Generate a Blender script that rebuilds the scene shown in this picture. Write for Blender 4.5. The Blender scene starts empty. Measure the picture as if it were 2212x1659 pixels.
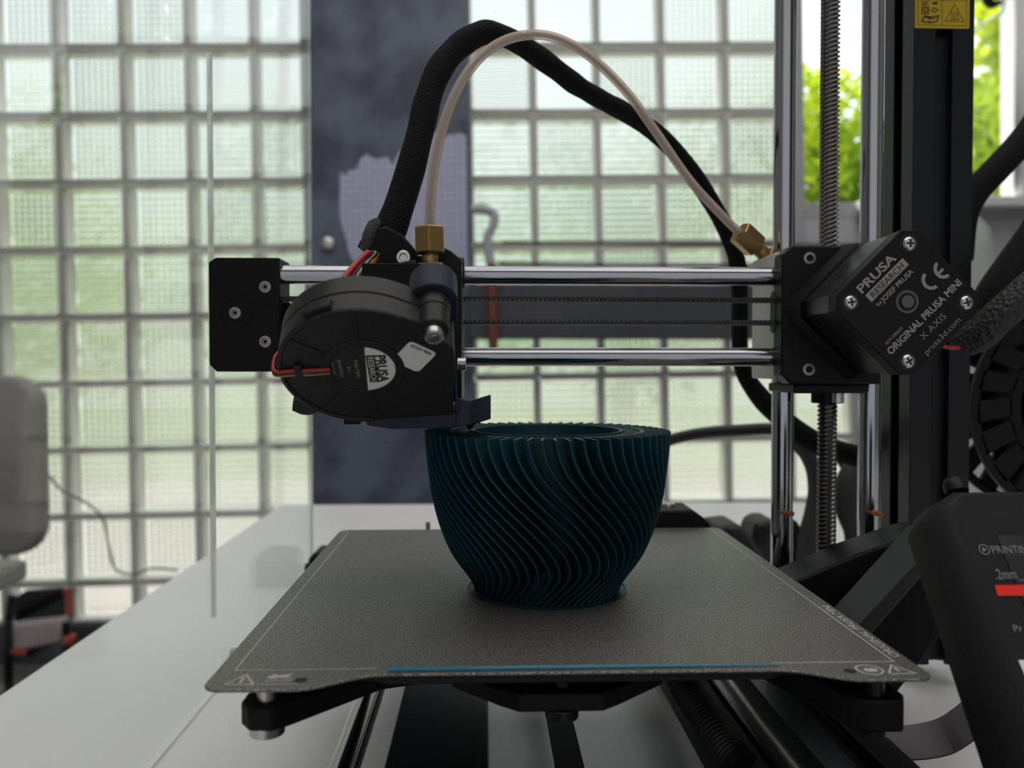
import bpy, bmesh, math, random
from mathutils import Vector, Matrix
random.seed(7)
S = bpy.context.scene
COL = S.collection
R = math.radians
# ------------------------------------------------------------------ camera, sky, lights, exposure
FPX, PSI, TH = 1760.0, R(1.871), R(1.235)          # focal length in pixels of the 2212 px wide frame
EYE = Vector((0, 0, 160.0))                        # millimetres; table top is z = 0
_f = Vector((math.sin(PSI)*math.cos(TH), math.cos(PSI)*math.cos(TH), -math.sin(TH)))
_r = Vector((math.cos(PSI), -math.sin(PSI), 0)); _u = _r.cross(_f)
cd = bpy.data.cameras.new('camera'); cam = bpy.data.objects.new('camera', cd); COL.objects.link(cam)
cd.sensor_width = 36.0; cd.lens = 36.0*FPX/2212; cd.clip_start = 0.01; cd.clip_end = 200
cam.matrix_world = Matrix.Translation(EYE*0.001) @ Matrix((( _r.x, _u.x, -_f.x), (_r.y, _u.y, -_f.y), (_r.z, _u.z, -_f.z))).to_4x4()
cd.dof.use_dof = True; cd.dof.focus_distance = 0.285; cd.dof.aperture_fstop = cd.lens/2.4
S.camera = cam
S.view_settings.view_transform = 'Standard'; S.view_settings.look = 'None'
S.view_settings.exposure = 0.12; S.view_settings.gamma = 1.0; S.view_settings.use_curve_mapping = False
cy = S.cycles
cy.max_bounces = 10; cy.diffuse_bounces = 3; cy.glossy_bounces = 4; cy.transmission_bounces = 8; cy.transparent_max_bounces = 10
cy.sample_clamp_indirect = 4.0; cy.caustics_reflective = False; cy.use_denoising = True
W = bpy.data.worlds.new('sky'); S.world = W; W.use_nodes = True
nt = W.node_tree; nt.nodes.clear()
wo = nt.nodes.new('ShaderNodeOutputWorld'); bg = nt.nodes.new('ShaderNodeBackground')
tc = nt.nodes.new('ShaderNodeTexCoord'); sx = nt.nodes.new('ShaderNodeSeparateXYZ'); cr = nt.nodes.new('ShaderNodeValToRGB')
nz = nt.nodes.new('ShaderNodeTexNoise'); nz.inputs['Scale'].default_value = 3.0; nz.inputs['Detail'].default_value = 5
mr = nt.nodes.new('ShaderNodeMath'); mr.operation = 'MULTIPLY_ADD'; mr.inputs[1].default_value = 0.5; 
cr.color_ramp.elements[0].position = 0.0; cr.color_ramp.elements[0].color = (0.98, 0.99, 0.98, 1)
cr.color_ramp.elements[1].position = 0.95; cr.color_ramp.elements[1].color = (0.68, 0.79, 0.97, 1)
nt.links.new(tc.outputs['Generated'], sx.inputs[0]); nt.links.new(tc.outputs['Generated'], nz.inputs['Vector'])
nt.links.new(nz.outputs['Fac'], mr.inputs[0]); nt.links.new(sx.outputs['Z'], mr.inputs[2])
sb = nt.nodes.new('ShaderNodeMath'); sb.operation = 'SUBTRACT'; sb.inputs[1].default_value = 0.22
nt.links.new(mr.outputs[0], sb.inputs[0]); nt.links.new(sb.outputs[0], cr.inputs[0])
nt.links.new(cr.outputs[0], bg.inputs[0]); bg.inputs[1].default_value = 1.8
nt.links.new(bg.outputs[0], wo.inputs[0])
sun = bpy.data.lights.new('sun', 'SUN'); sun.energy = 9.0; sun.angle = R(1.0); sun.color = (1.0, 0.95, 0.89)
so = bpy.data.objects.new('sun', sun); COL.objects.link(so); so.rotation_euler = (R(-34), R(-14), 0)
def area(name, loc, target, sx_, sy_, watts, color):
    l = bpy.data.lights.new(name, 'AREA'); l.shape = 'RECTANGLE'; l.size = sx_; l.size_y = sy_; l.energy = watts; l.color = color
    o = bpy.data.objects.new(name, l); COL.objects.link(o); o.location = loc
    o.rotation_euler = (Vector(target)-Vector(loc)).to_track_quat('-Z', 'Y').to_euler()
    return o
area('fill_behind', (-0.3, -2.35, 0.7), (-0.3, 0, 0.5), 4.4, 2.6, 14, (0.93, 0.96, 1.0))    # added fill light behind the camera; the wall there has no window
area('ceiling_fill', (0.2, 0.3, 2.5), (0.2, 0.3, 0), 3.2, 3.2, 40, (1.0, 0.97, 0.93))            # added soft fill light overhead, out of view
# ------------------------------------------------------------------ helpers
MM = 0.001
def A(px, py, Y):                                   # the point at world depth Y (mm) seen at a pixel
    d = _f + _r*((px-1106)/FPX) - _u*((py-829.5)/FPX)
    return EYE + d*(Y/d.y)
def AZ(px, py, Z):
    d = _f + _r*((px-1106)/FPX) - _u*((py-829.5)/FPX)
    return EYE + d*((Z-160)/d.z)
def APL(px, py, p0, n):
    d = _f + _r*((px-1106)/FPX) - _u*((py-829.5)/FPX)
    return EYE + d*((Vector(p0)-EYE).dot(n)/d.dot(n))
class MB:
    def __init__(s): s.v = []; s.f = []; s.m = []; s.mi = 0
    def add(s, vs, fs):
        k = len(s.v); s.v += [Vector(v) for v in vs]; s.f += [tuple(i+k for i in f) for f in fs]; s.m += [s.mi]*len(fs)
    def box(s, a, b, M=None):
        x0, y0, z0 = a; x1, y1, z1 = b
        vs = [Vector(p) for p in ((x0,y0,z0),(x1,y0,z0),(x1,y1,z0),(x0,y1,z0),(x0,y0,z1),(x1,y0,z1),(x1,y1,z1),(x0,y1,z1))]
        if M: vs = [M @ v for v in vs]
        s.add(vs, [(0,3,2,1),(4,5,6,7),(0,1,5,4),(1,2,6,5),(2,3,7,6),(3,0,4,7)])
    def loft(s, rings, cap=True, closed=True):
        n = len(rings[0]); vs = [p for r in rings for p in r]; fs = []
        for k in range(len(rings)-1):
            for i in range(n if closed else n-1):
                j = (i+1) % n; fs.append((k*n+i, k*n+j, (k+1)*n+j, (k+1)*n+i))
        if cap: fs.append(tuple(range(n-1, -1, -1))); fs.append(tuple((len(rings)-1)*n+i for i in range(n)))
        s.add(vs, fs)
    def prism(s, poly, o, ex, ey, en, t0, t1):      # 2D polygon in the frame (o, ex, ey), extruded along en
        o, ex, ey, en = Vector(o), Vector(ex), Vector(ey), Vector(en)
        s.loft([[o+ex*a+ey*b+en*t for a, b in poly] for t in (t0, t1)])
    def cyl(s, p0, p1, r0, r1=None, n=20):
        r1 = r0 if r1 is None else r1; p0, p1 = Vector(p0), Vector(p1); d = (p1-p0).normalized()
        a = d.orthogonal().normalized(); b = d.cross(a)
        s.loft([[p+(a*math.cos(t*2*math.pi/n)+b*math.sin(t*2*math.pi/n))*r for t in range(n)] for p, r in ((p0, r0), (p1, r1))])
    def lathe(s, prof, p0, d, n=32, a=None, cap=True): # prof: (radius, distance along d)
        p0, d = Vector(p0), Vector(d).normalized(); a = Vector(a).normalized() if a else d.orthogonal().normalized(); b = d.cross(a)
        s.loft([[p0+d*h+(a*math.cos(t*2*math.pi/n)+b*math.sin(t*2*math.pi/n))*r for t in range(n)] for r, h in prof], cap)
    def tube(s, path, r, n=16, cap=True, flat=None):
        path = [Vector(p) for p in path]; m = len(path)
        rs = r if isinstance(r, (list, tuple)) else [r]*m
        t0 = (path[1]-path[0]).normalized(); a = t0.orthogonal().normalized(); rings = []
        for i, p in enumerate(path):
            t = (path[min(i+1, m-1)]-path[max(i-1, 0)]).normalized(); a = (a-t*a.dot(t)).normalized(); b = t.cross(a)
            rings.append([p+(a*math.cos(k*2*math.pi/n)+b*math.sin(k*2*math.pi/n))*rs[i] for k in range(n)])
        s.loft(rings, cap)
def spline(pts, per=8):
    pts = [Vector(p) for p in pts]; out = []
    q = [pts[0]*2-pts[1]]+pts+[pts[-1]*2-pts[-2]]
    for i in range(1, len(q)-2):
        for k in range(per):
            t = k/per; a, b, c, d = q[i-1], q[i], q[i+1], q[i+2]
            out.append(0.5*((2*b)+(c-a)*t+(2*a-5*b+4*c-d)*t*t+(3*b-a-3*c+d)*t**3))
    out.append(pts[-1]); return out
def lerp_list(xs, ys, x):
    for i in range(len(xs)-1):
        if x <= xs[i+1]: return ys[i]+(ys[i+1]-ys[i])*(x-xs[i])/(xs[i+1]-xs[i])
    return ys[-1]
ORG = {}                                            # world origin (mm) of every object
def props(o, label=None, cat=None, group=None, kind=None):
    for k, v in (('label', label), ('category', cat), ('group', group), ('kind', kind)):
        if v: o[k] = v
    return o
def link(name, mesh, parent, org):
    o = bpy.data.objects.new(name, mesh); COL.objects.link(o)
    base = Vector((0, 0, 0))
    if parent: o.parent = parent; base = ORG[parent.name]
    o.location = (Vector(org)-base)*MM; ORG[o.name] = Vector(org)
    return o
def thing(name, label, cat, loc, group=None, kind=None):
    return props(link(name, None, None, Vector(loc)), label, cat, group, kind)
def build(mb, name, mats, parent=None, bevel=0, label=None, smooth=35, cat=None, group=None, kind=None):
    xs = [v.x for v in mb.v]; ys = [v.y for v in mb.v]; zs = [v.z for v in mb.v]
    org = Vector(((min(xs)+max(xs))/2, (min(ys)+max(ys))/2, (min(zs)+max(zs))/2 if parent else min(zs)))
    me = bpy.data.meshes.new(name); me.from_pydata([tuple((v-org)*MM) for v in mb.v], [], mb.f)
    for m in (mats if isinstance(mats, (list, tuple)) else [mats]): me.materials.append(m)
    bm = bmesh.new(); bm.from_mesh(me); bmesh.ops.recalc_face_normals(bm, faces=bm.faces); bm.to_mesh(me); bm.free()
    me.polygons.foreach_set('material_index', mb.m)
    if smooth:
        me.polygons.foreach_set('use_smooth', [True]*len(me.polygons)); me.set_sharp_from_angle(angle=R(smooth))
    me.update()
    o = link(name, me, parent, org)
    if bevel:
        b = o.modifiers.new('bevel', 'BEVEL'); b.width = bevel*MM; b.segments = 2; b.limit_method = 'ANGLE'; b.angle_limit = R(40)
        b.harden_normals = False
    return props(o, label, cat, group, kind)
def copy_part(o, parent, org=None):
    c = o.copy(); COL.objects.link(c); c.parent = parent; ORG[c.name] = Vector(org) if org is not None else ORG[o.name]
    c.location = (ORG[c.name]-ORG[parent.name])*MM; return c
def mat(name, col, rough=0.5, metal=0.0, bump=None, noise=None, spec=0.5, coat=0.0, **kw):
    m = bpy.data.materials.new(name); m.use_nodes = True; n = m.node_tree; b = n.nodes['Principled BSDF']
    b.inputs['Base Color'].default_value = (*col, 1); b.inputs['Roughness'].default_value = rough; b.inputs['Metallic'].default_value = metal
    b.inputs['Specular IOR Level'].default_value = spec; b.inputs['Coat Weight'].default_value = coat
    for k, v in kw.items(): b.inputs[k.replace('_', ' ')].default_value = v
    t = n.nodes.new('ShaderNodeTexCoord')
    if noise:                                       # (scale, second colour, detail)
        z = n.nodes.new('ShaderNodeTexNoise'); z.inputs['Scale'].default_value = noise[0]; z.inputs['Detail'].default_value = noise[2]
        mx = n.nodes.new('ShaderNodeMix'); mx.data_type = 'RGBA'
        rp = n.nodes.new('ShaderNodeMapRange'); rp.inputs[1].default_value = 0.35; rp.inputs[2].default_value = 0.65
        mx.inputs[6].default_value = (*col, 1); mx.inputs[7].default_value = (*noise[1], 1)
        n.links.new(t.outputs['Object'], z.inputs['Vector']); n.links.new(z.outputs['Fac'], rp.inputs[0]); n.links.new(rp.outputs[0], mx.inputs[0]); n.links.new(mx.outputs[2], b.inputs['Base Color'])
    if bump:                                        # (kind, scale, strength, distance)
        kind, sc, st, dist = bump
        if kind == 'noise':
            z = n.nodes.new('ShaderNodeTexNoise'); z.inputs['Detail'].default_value = 2; out = z.outputs['Fac']
        elif kind == 'voronoi':
            z = n.nodes.new('ShaderNodeTexVoronoi'); out = z.outputs['Distance']
        else:
            z = n.nodes.new('ShaderNodeTexWave'); z.bands_direction = kind; out = z.outputs['Fac']
        z.inputs['Scale'].default_value = sc
        bu = n.nodes.new('ShaderNodeBump'); bu.inputs['Strength'].default_value = st; bu.inputs['Distance'].default_value = dist
        n.links.new(t.outputs['Object'], z.inputs['Vector']); n.links.new(out, bu.inputs['Height']); n.links.new(bu.outputs[0], b.inputs['Normal'])
    return m
def node_mat(name):
    m = bpy.data.materials.new(name); m.use_nodes = True; n = m.node_tree; n.nodes.clear()
    return m, n, n.nodes.new('ShaderNodeOutputMaterial')
# ------------------------------------------------------------------ materials
M = {}
M['black'] = mat('black_plastic', (0.005, 0.005, 0.006), 0.45, spec=0.22, bump=('noise', 900, 0.15, 0.0004))
M['black_print'] = mat('black_printed_plastic', (0.004, 0.004, 0.005), 0.55, spec=0.2, bump=('Z', 800, 0.25, 0.0003))
M['black_matte'] = mat('black_matte_plastic', (0.008, 0.0082, 0.0095), 0.6, spec=0.3, bump=('noise', 1500, 0.2, 0.0003))
M['fan_black'] = mat('dark_grey_moulded_plastic', (0.014, 0.014, 0.0155), 0.42, spec=0.35, bump=('noise', 1600, 0.2, 0.0003))
M['navy'] = mat('navy_printed_plastic', (0.010, 0.016, 0.034), 0.5, spec=0.35, bump=('Z', 900, 0.3, 0.0003))
M['steel'] = mat('polished_steel', (0.42, 0.42, 0.45), 0.13, 1.0)
M['screw'] = mat('brushed_steel', (0.55, 0.54, 0.52), 0.28, 1.0)
M['leadscrew'] = mat('oiled_steel_thread', (0.24, 0.22, 0.205), 0.28, 1.0)
M['brass'] = mat('brass', (0.37, 0.245, 0.10), 0.38, 1.0)
M['dark_steel'] = mat('dull_dark_steel', (0.30, 0.28, 0.28), 0.38, 1.0)
M['alu_black'] = mat('black_anodised_aluminium', (0.006, 0.0065, 0.009), 0.35, 0.0, spec=0.3)
M['grey_plate'] = mat('grey_metal_plate', (0.56, 0.56, 0.53), 0.45, 0.1)
M['rubber'] = mat('black_rubber_belt', (0.014, 0.014, 0.014), 0.6)
M['sleeve'] = mat('black_textile_sleeve', (0.006, 0.006, 0.0065), 0.85, bump=('voronoi', 1700, 0.7, 0.0006), spec=0.25)
M['cable'] = mat('black_cable_sheath', (0.008, 0.008, 0.008), 0.5)
M['braid'] = mat('black_braided_sleeve', (0.012, 0.012, 0.013), 0.55, bump=('voronoi', 500, 1.0, 0.001))
M['sheet'] = mat('textured_dark_sheet', (0.34, 0.325, 0.305), 0.33, 0.6, bump=('noise', 2200, 1.0, 0.0004), noise=(2200, (0.06, 0.056, 0.053), 2))
M['print_white'] = mat('pale_printed_ink', (0.5, 0.49, 0.47), 0.6)
M['etch'] = mat('laser_etched_grey', (0.30, 0.27, 0.27), 0.6)
M['teal'] = mat('teal_plastic', (0.004, 0.043, 0.058), 0.42, spec=0.35, bump=('Z', 1600, 0.25, 0.0002))
M['teal_strip'] = mat('teal_plastic_strip', (0.02, 0.20, 0.29), 0.35)
M['white_label'] = mat('white_paper_label', (0.72, 0.72, 0.72), 0.6)
M['label_black'] = mat('black_label_ink', (0.01, 0.01, 0.01), 0.6)
M['yellow'] = mat('yellow_sticker', (0.66, 0.44, 0.01), 0.45)
M['table'] = mat('white_laminate', (0.84, 0.84, 0.845), 0.3, bump=('noise', 25, 0.03, 0.001), noise=(6, (0.80, 0.80, 0.81), 3))
M['wire_red'] = mat('red_wire', (0.42, 0.02, 0.02), 0.4)
M['wire_yellow'] = mat('orange_yellow_wire', (0.6, 0.25, 0.02), 0.4)
M['wire_black'] = mat('black_wire', (0.012, 0.012, 0.014), 0.4)
M['wire_white'] = mat('white_wire', (0.5, 0.48, 0.47), 0.4)
M['red_light'] = None
M['grease'] = mat('orange_grease', (0.45, 0.13, 0.03), 0.3)
M['ribbon'] = mat('grey_ribbon_cable', (0.20, 0.19, 0.20), 0.5, bump=None)
M['lavender'] = mat('lavender_grey_paint', (0.50, 0.50, 0.55), 0.5)
M['wall'] = mat('white_wall_paint', (0.42, 0.415, 0.41), 0.8, bump=('noise', 40, 0.1, 0.002))
M['ceiling'] = mat('ceiling_paint', (0.75, 0.75, 0.74), 0.9)
M['floor'] = mat('grey_concrete_floor', (0.16, 0.155, 0.16), 0.55, noise=(3, (0.12, 0.12, 0.125), 6))
M['mortar'] = mat('grey_green_mortar', (0.50, 0.51, 0.48), 0.8, bump=('noise', 90, 0.3, 0.002))
M['frame_grey'] = mat('grey_window_frame', (0.42, 0.42, 0.44), 0.45)
M['frame_white'] = mat('white_window_frame', (0.75, 0.75, 0.75), 0.45)
M['beam'] = mat('blue_grey_steel_paint', (0.045, 0.055, 0.07), 0.45, noise=(8, (0.07, 0.07, 0.085), 4))
M['rail'] = mat('brown_grey_rail', (0.11, 0.095, 0.095), 0.5)
M['rust'] = mat('rust_red_paint', (0.20, 0.055, 0.04), 0.55)
M['orange'] = mat('orange_red_trim', (0.42, 0.08, 0.04), 0.5)
M['chair_grey'] = mat('beige_grey_shell', (0.30, 0.285, 0.27), 0.5)
M['cloth_pale'] = mat('pale_pink_cloth', (0.55, 0.49, 0.49), 0.8)
M['tool'] = mat('dark_grey_rubber_grip', (0.035, 0.036, 0.037), 0.6, bump=('noise', 700, 0.3, 0.0005))
M['pavement'] = mat('pale_pavement', (0.46, 0.41, 0.40), 0.9, noise=(0.6, (0.36, 0.32, 0.31), 5))
M['grass'] = mat('grass', (0.11, 0.19, 0.04), 0.9, noise=(2.0, (0.17, 0.25, 0.05), 5))
M['bark'] = mat('bark', (0.13, 0.10, 0.075), 0.9)
def leaf_mat(name, a, b):
    m, n, o = node_mat(name)
    d = n.nodes.new('ShaderNodeBsdfDiffuse'); t = n.nodes.new('ShaderNodeBsdfTranslucent'); mx = n.nodes.new('ShaderNodeMixShader'); mx.inputs[0].default_value = 0.45
    tcn = n.nodes.new('ShaderNodeTexCoord'); z = n.nodes.new('ShaderNodeTexNoise'); z.inputs['Scale'].default_value = 1.3; z.inputs['Detail'].default_value = 3
    c = n.nodes.new('ShaderNodeMix'); c.data_type = 'RGBA'; c.inputs[6].default_value = (*a, 1); c.inputs[7].default_value = (*b, 1)
    rp = n.nodes.new('ShaderNodeMapRange'); rp.inputs[1].default_value = 0.35; rp.inputs[2].default_value = 0.65
    n.links.new(tcn.outputs['Object'], z.inputs['Vector']); n.links.new(z.outputs['Fac'], rp.inputs[0]); n.links.new(rp.outputs[0], c.inputs[0])
    for q in (d, t): n.links.new(c.outputs[2], q.inputs[0])
    n.links.new(d.outputs[0], mx.inputs[1]); n.links.new(t.outputs[0], mx.inputs[2]); n.links.new(mx.outputs[0], o.inputs[0]); return m
M['leaf'] = leaf_mat('yellow_green_leaves', (0.50, 0.58, 0.03), (0.25, 0.42, 0.05))
M['leaf_dark'] = leaf_mat('mid_green_leaves', (0.20, 0.40, 0.07), (0.09, 0.22, 0.05))
def thin_clear(name, tint, refl):
    m, n, o = node_mat(name)
    t = n.nodes.new('ShaderNodeBsdfTransparent'); t.inputs[0].default_value = (*tint, 1)
    g = n.nodes.new('ShaderNodeBsdfGlossy'); g.inputs['Roughness'].default_value = 0.02
    lw = n.nodes.new('ShaderNodeLayerWeight'); lw.inputs[0].default_value = 0.5
    pw = n.nodes.new('ShaderNodeMath'); pw.operation = 'POWER'; pw.inputs[1].default_value = 5.0
    ml = n.nodes.new('ShaderNodeMath'); ml.operation = 'MULTIPLY_ADD'; ml.inputs[1].default_value = refl; ml.inputs[2].default_value = 0.015
    mx = n.nodes.new('ShaderNodeMixShader')
    n.links.new(lw.outputs['Facing'], pw.inputs[0]); n.links.new(pw.outputs[0], ml.inputs[0]); n.links.new(ml.outputs[0], mx.inputs[0]); n.links.new(t.outputs[0], mx.inputs[1]); n.links.new(g.outputs[0], mx.inputs[2]); n.links.new(mx.outputs[0], o.inputs[0]); return m
M['pane'] = thin_clear('window_pane', (0.97, 0.985, 0.97), 0.8)
M['acrylic'] = thin_clear('clear_acrylic', (0.98, 0.985, 0.98), 0.6)
M['acrylic_edge'] = mat('polished_acrylic_edge', (0.75, 0.78, 0.77), 0.15, 0.0, Transmission_Weight=0.55, IOR=1.3)
def glass_mat(name, col, rough, mixdiff, dcol):
    m, n, o = node_mat(name)
    g = n.nodes.new('ShaderNodeBsdfRefraction'); g.inputs['IOR'].default_value = 1.45; g.inputs['Roughness'].default_value = rough; g.inputs[0].default_value = (*col, 1)
    t = n.nodes.new('ShaderNodeBsdfTranslucent'); t.inputs[0].default_value = (*dcol, 1)
    mx = n.nodes.new('ShaderNodeMixShader'); mx.inputs[0].default_value = mixdiff
    n.links.new(g.outputs[0], mx.inputs[1]); n.links.new(t.outputs[0], mx.inputs[2]); n.links.new(mx.outputs[0], o.inputs[0]); return m
def lens_mat(name, col, thru):
    m, n, o = node_mat(name)
    g = n.nodes.new('ShaderNodeBsdfRefraction'); g.inputs['IOR'].default_value = 1.45; g.inputs['Roughness'].default_value = 0.0; g.inputs[0].default_value = (*col, 1)
    t = n.nodes.new('ShaderNodeBsdfTransparent'); t.inputs[0].default_value = (*col, 1)
    mx = n.nodes.new('ShaderNodeMixShader'); mx.inputs[0].default_value = thru
    n.links.new(g.outputs[0], mx.inputs[1]); n.links.new(t.outputs[0], mx.inputs[2]); n.links.new(mx.outputs[0], o.inputs[0]); return m
M['block_glass'] = lens_mat('glass_block_lenses', (0.78, 0.79, 0.77), 0.14)
M['block_front'] = thin_clear('glass_block_front', (0.93, 0.95, 0.92), 0.7)
M['block_rim'] = mat('glass_block_side', (0.86, 0.86, 0.82), 0.35)
# tube: milky shell
def milky(name, tint, col):
    m, n, o = node_mat(name)
    t = n.nodes.new('ShaderNodeBsdfTransparent'); t.inputs[0].default_value = (*tint, 1)
    l = n.nodes.new('ShaderNodeBsdfTranslucent'); l.inputs[0].default_value = (*col, 1)
    d = n.nodes.new('ShaderNodeBsdfPrincipled'); d.inputs['Base Color'].default_value = (*col, 1); d.inputs['Roughness'].default_value = .3
    a = n.nodes.new('ShaderNodeMixShader'); a.inputs[0].default_value = .5; b = n.nodes.new('ShaderNodeMixShader'); b.inputs[0].default_value = .42
    n.links.new(d.outputs[0], a.inputs[1]); n.links.new(l.outputs[0], a.inputs[2]); n.links.new(a.outputs[0], b.inputs[1]); n.links.new(t.outputs[0], b.inputs[2]); n.links.new(b.outputs[0], o.inputs[0]); return m
M['ptfe'] = milky('milky_white_tube', (0.95, 0.86, 0.80), (0.88, 0.76, 0.68))
M['filament'] = mat('grey_filament', (0.10, 0.12, 0.14), 0.4)
# ------------------------------------------------------------------ the setting
TILT = R(0.9)
ex_w = Vector((math.cos(TILT), 0, math.sin(TILT))); ez_w = Vector((-math.sin(TILT), 0, math.cos(TILT)))
def WP(u, y, v): return EYE + ex_w*u + ez_w*(v-160) + Vector((0, y, 0))   # wall frame -> world
WM = Matrix(((ex_w.x, 0, ez_w.x), (0, 1, 0), (ex_w.z, 0, ez_w.z)))
def wbox(mb, u0, y0, v0, u1, y1, v1):
    mb.add([WP(*p) for p in ((u0,y0,v0),(u1,y0,v0),(u1,y1,v0),(u0,y1,v0),(u0,y0,v1),(u1,y0,v1),(u1,y1,v1),(u0,y1,v1))],
           [(0,3,2,1),(4,5,6,7),(0,1,5,4),(1,2,6,5),(2,3,7,6),(3,0,4,7)])
FLOOR, CEIL, YW = -720.0, 2750.0, 2460.0
XL, XR, YB = -2000.0, 2500.0, -2500.0
def sbox(name, a, b, m, label=None):
    q = MB(); q.box(a, b); return build(q, name, m, None, 0, kind='structure', label=label, cat=None)
sbox('floor', (XL-100, YB-100, FLOOR-60), (XR+100, YW+140, FLOOR), M['floor'])
sbox('ceiling', (XL-100, YB-100, CEIL), (XR+100, YW+500, CEIL+80), M['ceiling'])
sbox('wall_left', (XL-100, YB, FLOOR), (XL, YW, CEIL), M['wall'])
sbox('wall_right', (XR, YB, FLOOR), (XR+100, YW, CEIL), M['wall'])
sbox('wall_front', (XL, YB-100, FLOOR), (XR, YB, CEIL), M['wall'])
# wall_back: solid parts around the glass
q = MB()
wbox(q, -2150, YW-20, -800, 2700, YW+130, -592)     # dark sill course under the blocks
build(q, 'baseboard_back', M['beam'], kind='structure')
q = MB()
wbox(q, -2150, YW, 2315, 2700, YW+130, 2900)
wbox(q, -2150, YW, -592, -1637, YW+130, 2315)
wbox(q, 1132, YW+5, -592, 2700, YW+110, 640)        # parapet under the clear window
wbox(q, 1830, YW, 640, 2700, YW+130, 2315); wbox(q, 937, YW, 1520, 1830, YW+130, 2315)
build(q, 'wall_back', M['lavender'], kind='structure')
# ---- glass block panels
def block_mesh(name, w, h, amp=1.5, nu=9, nv=9):    # hollow block: clear front pane, side walls, pane of lenslets at the back
    mb = MB(); D = 70.0; ow, oh = w/2, h/2; iw, ih = ow-7, oh-7
    def ring(a, b, y, r=10, n=4):
        pts = []
        for cx, cz, t0 in ((a-r, b-r, 0), (-a+r, b-r, 90), (-a+r, -b+r, 180), (a-r, -b+r, 270)):
            for k in range(n+1):
                t = R(t0+90*k/n); pts.append(Vector((cx+r*math.cos(t), y, cz+r*math.sin(t))))
        return pts
    mb.mi = 2; f0 = ring(ow-4, oh-4, 0, 9); mb.add(f0, [tuple(range(len(f0)))])
    mb.mi = 1; mb.loft([f0, ring(ow-1.2, oh-1.2, 1.2, 9), ring(ow, oh, 5, 9), ring(ow, oh, 16, 9), ring(iw, ih, 20, 6), ring(iw, ih, D, 1)], cap=False)
    mb.mi = 0; N, P = nu*4, nv*4; vs, fs = [], []
    for j in range(P+1):
        for i in range(N+1):
            vs.append((-iw+2*iw*i/N, D+6+amp*((1-math.cos(2*math.pi*nu*i/N))*0.5+(1-math.cos(2*math.pi*nv*j/P))*0.5), -ih+2*ih*j/P))
    for j in range(P):
        for i in range(N):
            a = j*(N+1)+i; fs.append((a, a+1, a+N+2, a+N+1))
    mb.add(vs, fs); mb.add([(-iw, D, -ih), (iw, D, -ih), (iw, D, ih), (-iw, D, ih)], [(0, 1, 2, 3)])
    me = bpy.data.meshes.new(name); me.from_pydata([tuple(v*MM) for v in mb.v], [], mb.f)
    for k in ('block_glass', 'block_rim', 'block_front'): me.materials.append(M[k])
    me.polygons.foreach_set('material_index', mb.m)
    nq = N*P                                        # lens pane: outer side faces outwards (+y), inner side inwards
    bm = bmesh.new(); bm.from_mesh(me); bm.faces.ensure_lookup_table()
    for f in bm.faces:
        if f.material_index == 0:
            f.normal_update()
            if (f.normal.y > 0) != (f.calc_center_median().y > (D+3)*MM): f.normal_flip()
    bm.to_mesh(me); bm.free()
    me.polygons.foreach_set('use_smooth', [True]*len(me.polygons)); me.set_sharp_from_angle(angle=R(60)); return me
V0, PV, J = 2315.0, 199.0, 9.0
rows = [(V0-PV*(k+1), V0-PV*k) for k in range(14)]+[(-592.0, V0-PV*14)]
def block_panel(name, cols, rows_of, label):
    root = thing(name, label, None, WP((cols[0][0]+cols[-1][1])/2, YW, -592), kind='structure')
    q = MB()                                        # mortar lattice
    us = sorted({c[0] for c in cols} | {c[1] for c in cols})
    for u in us: wbox(q, u-J/2, YW+6, -592, u+J/2, YW+74, max(r[1] for r in rows_of(u)))
    for i, (u0, u1) in enumerate(cols):
        for v in sorted({r[0] for r in rows_of((u0+u1)/2)} | {r[1] for r in rows_of((u0+u1)/2)}):
            wbox(q, u0+J/2, YW+6, v-J/2, u1-J/2, YW+74, v+J/2)
    build(q, 'mortar_joints', M['mortar'], root)
    cache = {}
    for (u0, u1) in cols:
        for (v0, v1) in rows_of((u0+u1)/2):
            key = (round(u1-u0), round(v1-v0))
            if key not in cache: cache[key] = [block_mesh('glass_block', u1-u0-J, v1-v0-J, a, 9, 9 if v1-v0 > 150 else 5) for a in (5.0, 3.8, 6.2)]
            o = link('glass_block', random.choice(cache[key]), root, WP((u0+u1)/2, YW, (v0+v1)/2))
            o.rotation_euler = (0, -TILT, 0)
    return root
block_panel('window_1', [(-677-192*k, -677-192*(k-1)) for k in range(5, -1, -1)], lambda u: rows, 'tall panel of square glass blocks left of the dark steel pillar')
low = [r for r in rows if r[1] <= 600]
block_panel('window_2', [(-38+195*k, -38+195*(k+1)) for k in range(6)], lambda u: low if u > 940 else rows, 'panel of square glass blocks between the dark steel pillar and the clear window')
# ---- clear window
w3 = thing('window_3', 'clear window with a grey frame and green trees outside', None, WP(1380, YW, 640), kind='structure')
q = MB()
wbox(q, 937, YW-10, 470, 975, YW+60, 1520); wbox(q, 1790, YW-10, 640, 1830, YW+60, 1520); wbox(q, 975, YW-10, 590, 1790, YW+60, 640); wbox(q, 975, YW-10, 1480, 1790, YW+60, 1520)
build(q, 'window_frame', M['frame_grey'], w3, 2)
q = MB(); wbox(q, 975, YW-10, 470, 1132, YW+50, 590); build(q, 'infill_panel', M['lavender'], w3, 2)
q = MB(); wbox(q, 1625, YW-10, 640, 1720, YW+60, 1480); build(q, 'mullion', M['frame_white'], w3, 2, label='white mullion')
for a, b in ((975, 1625), (1720, 1790)):
    q = MB(); wbox(q, a, YW+25, 640, b, YW+29, 1480); build(q, 'pane', M['pane'], w3, smooth=0)
q = MB(); wbox(q, 1132, YW-90, 610, 2080, YW+4, 640); build(q, 'window_sill', M['frame_white'], w3, 3, label='white window sill')
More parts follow.
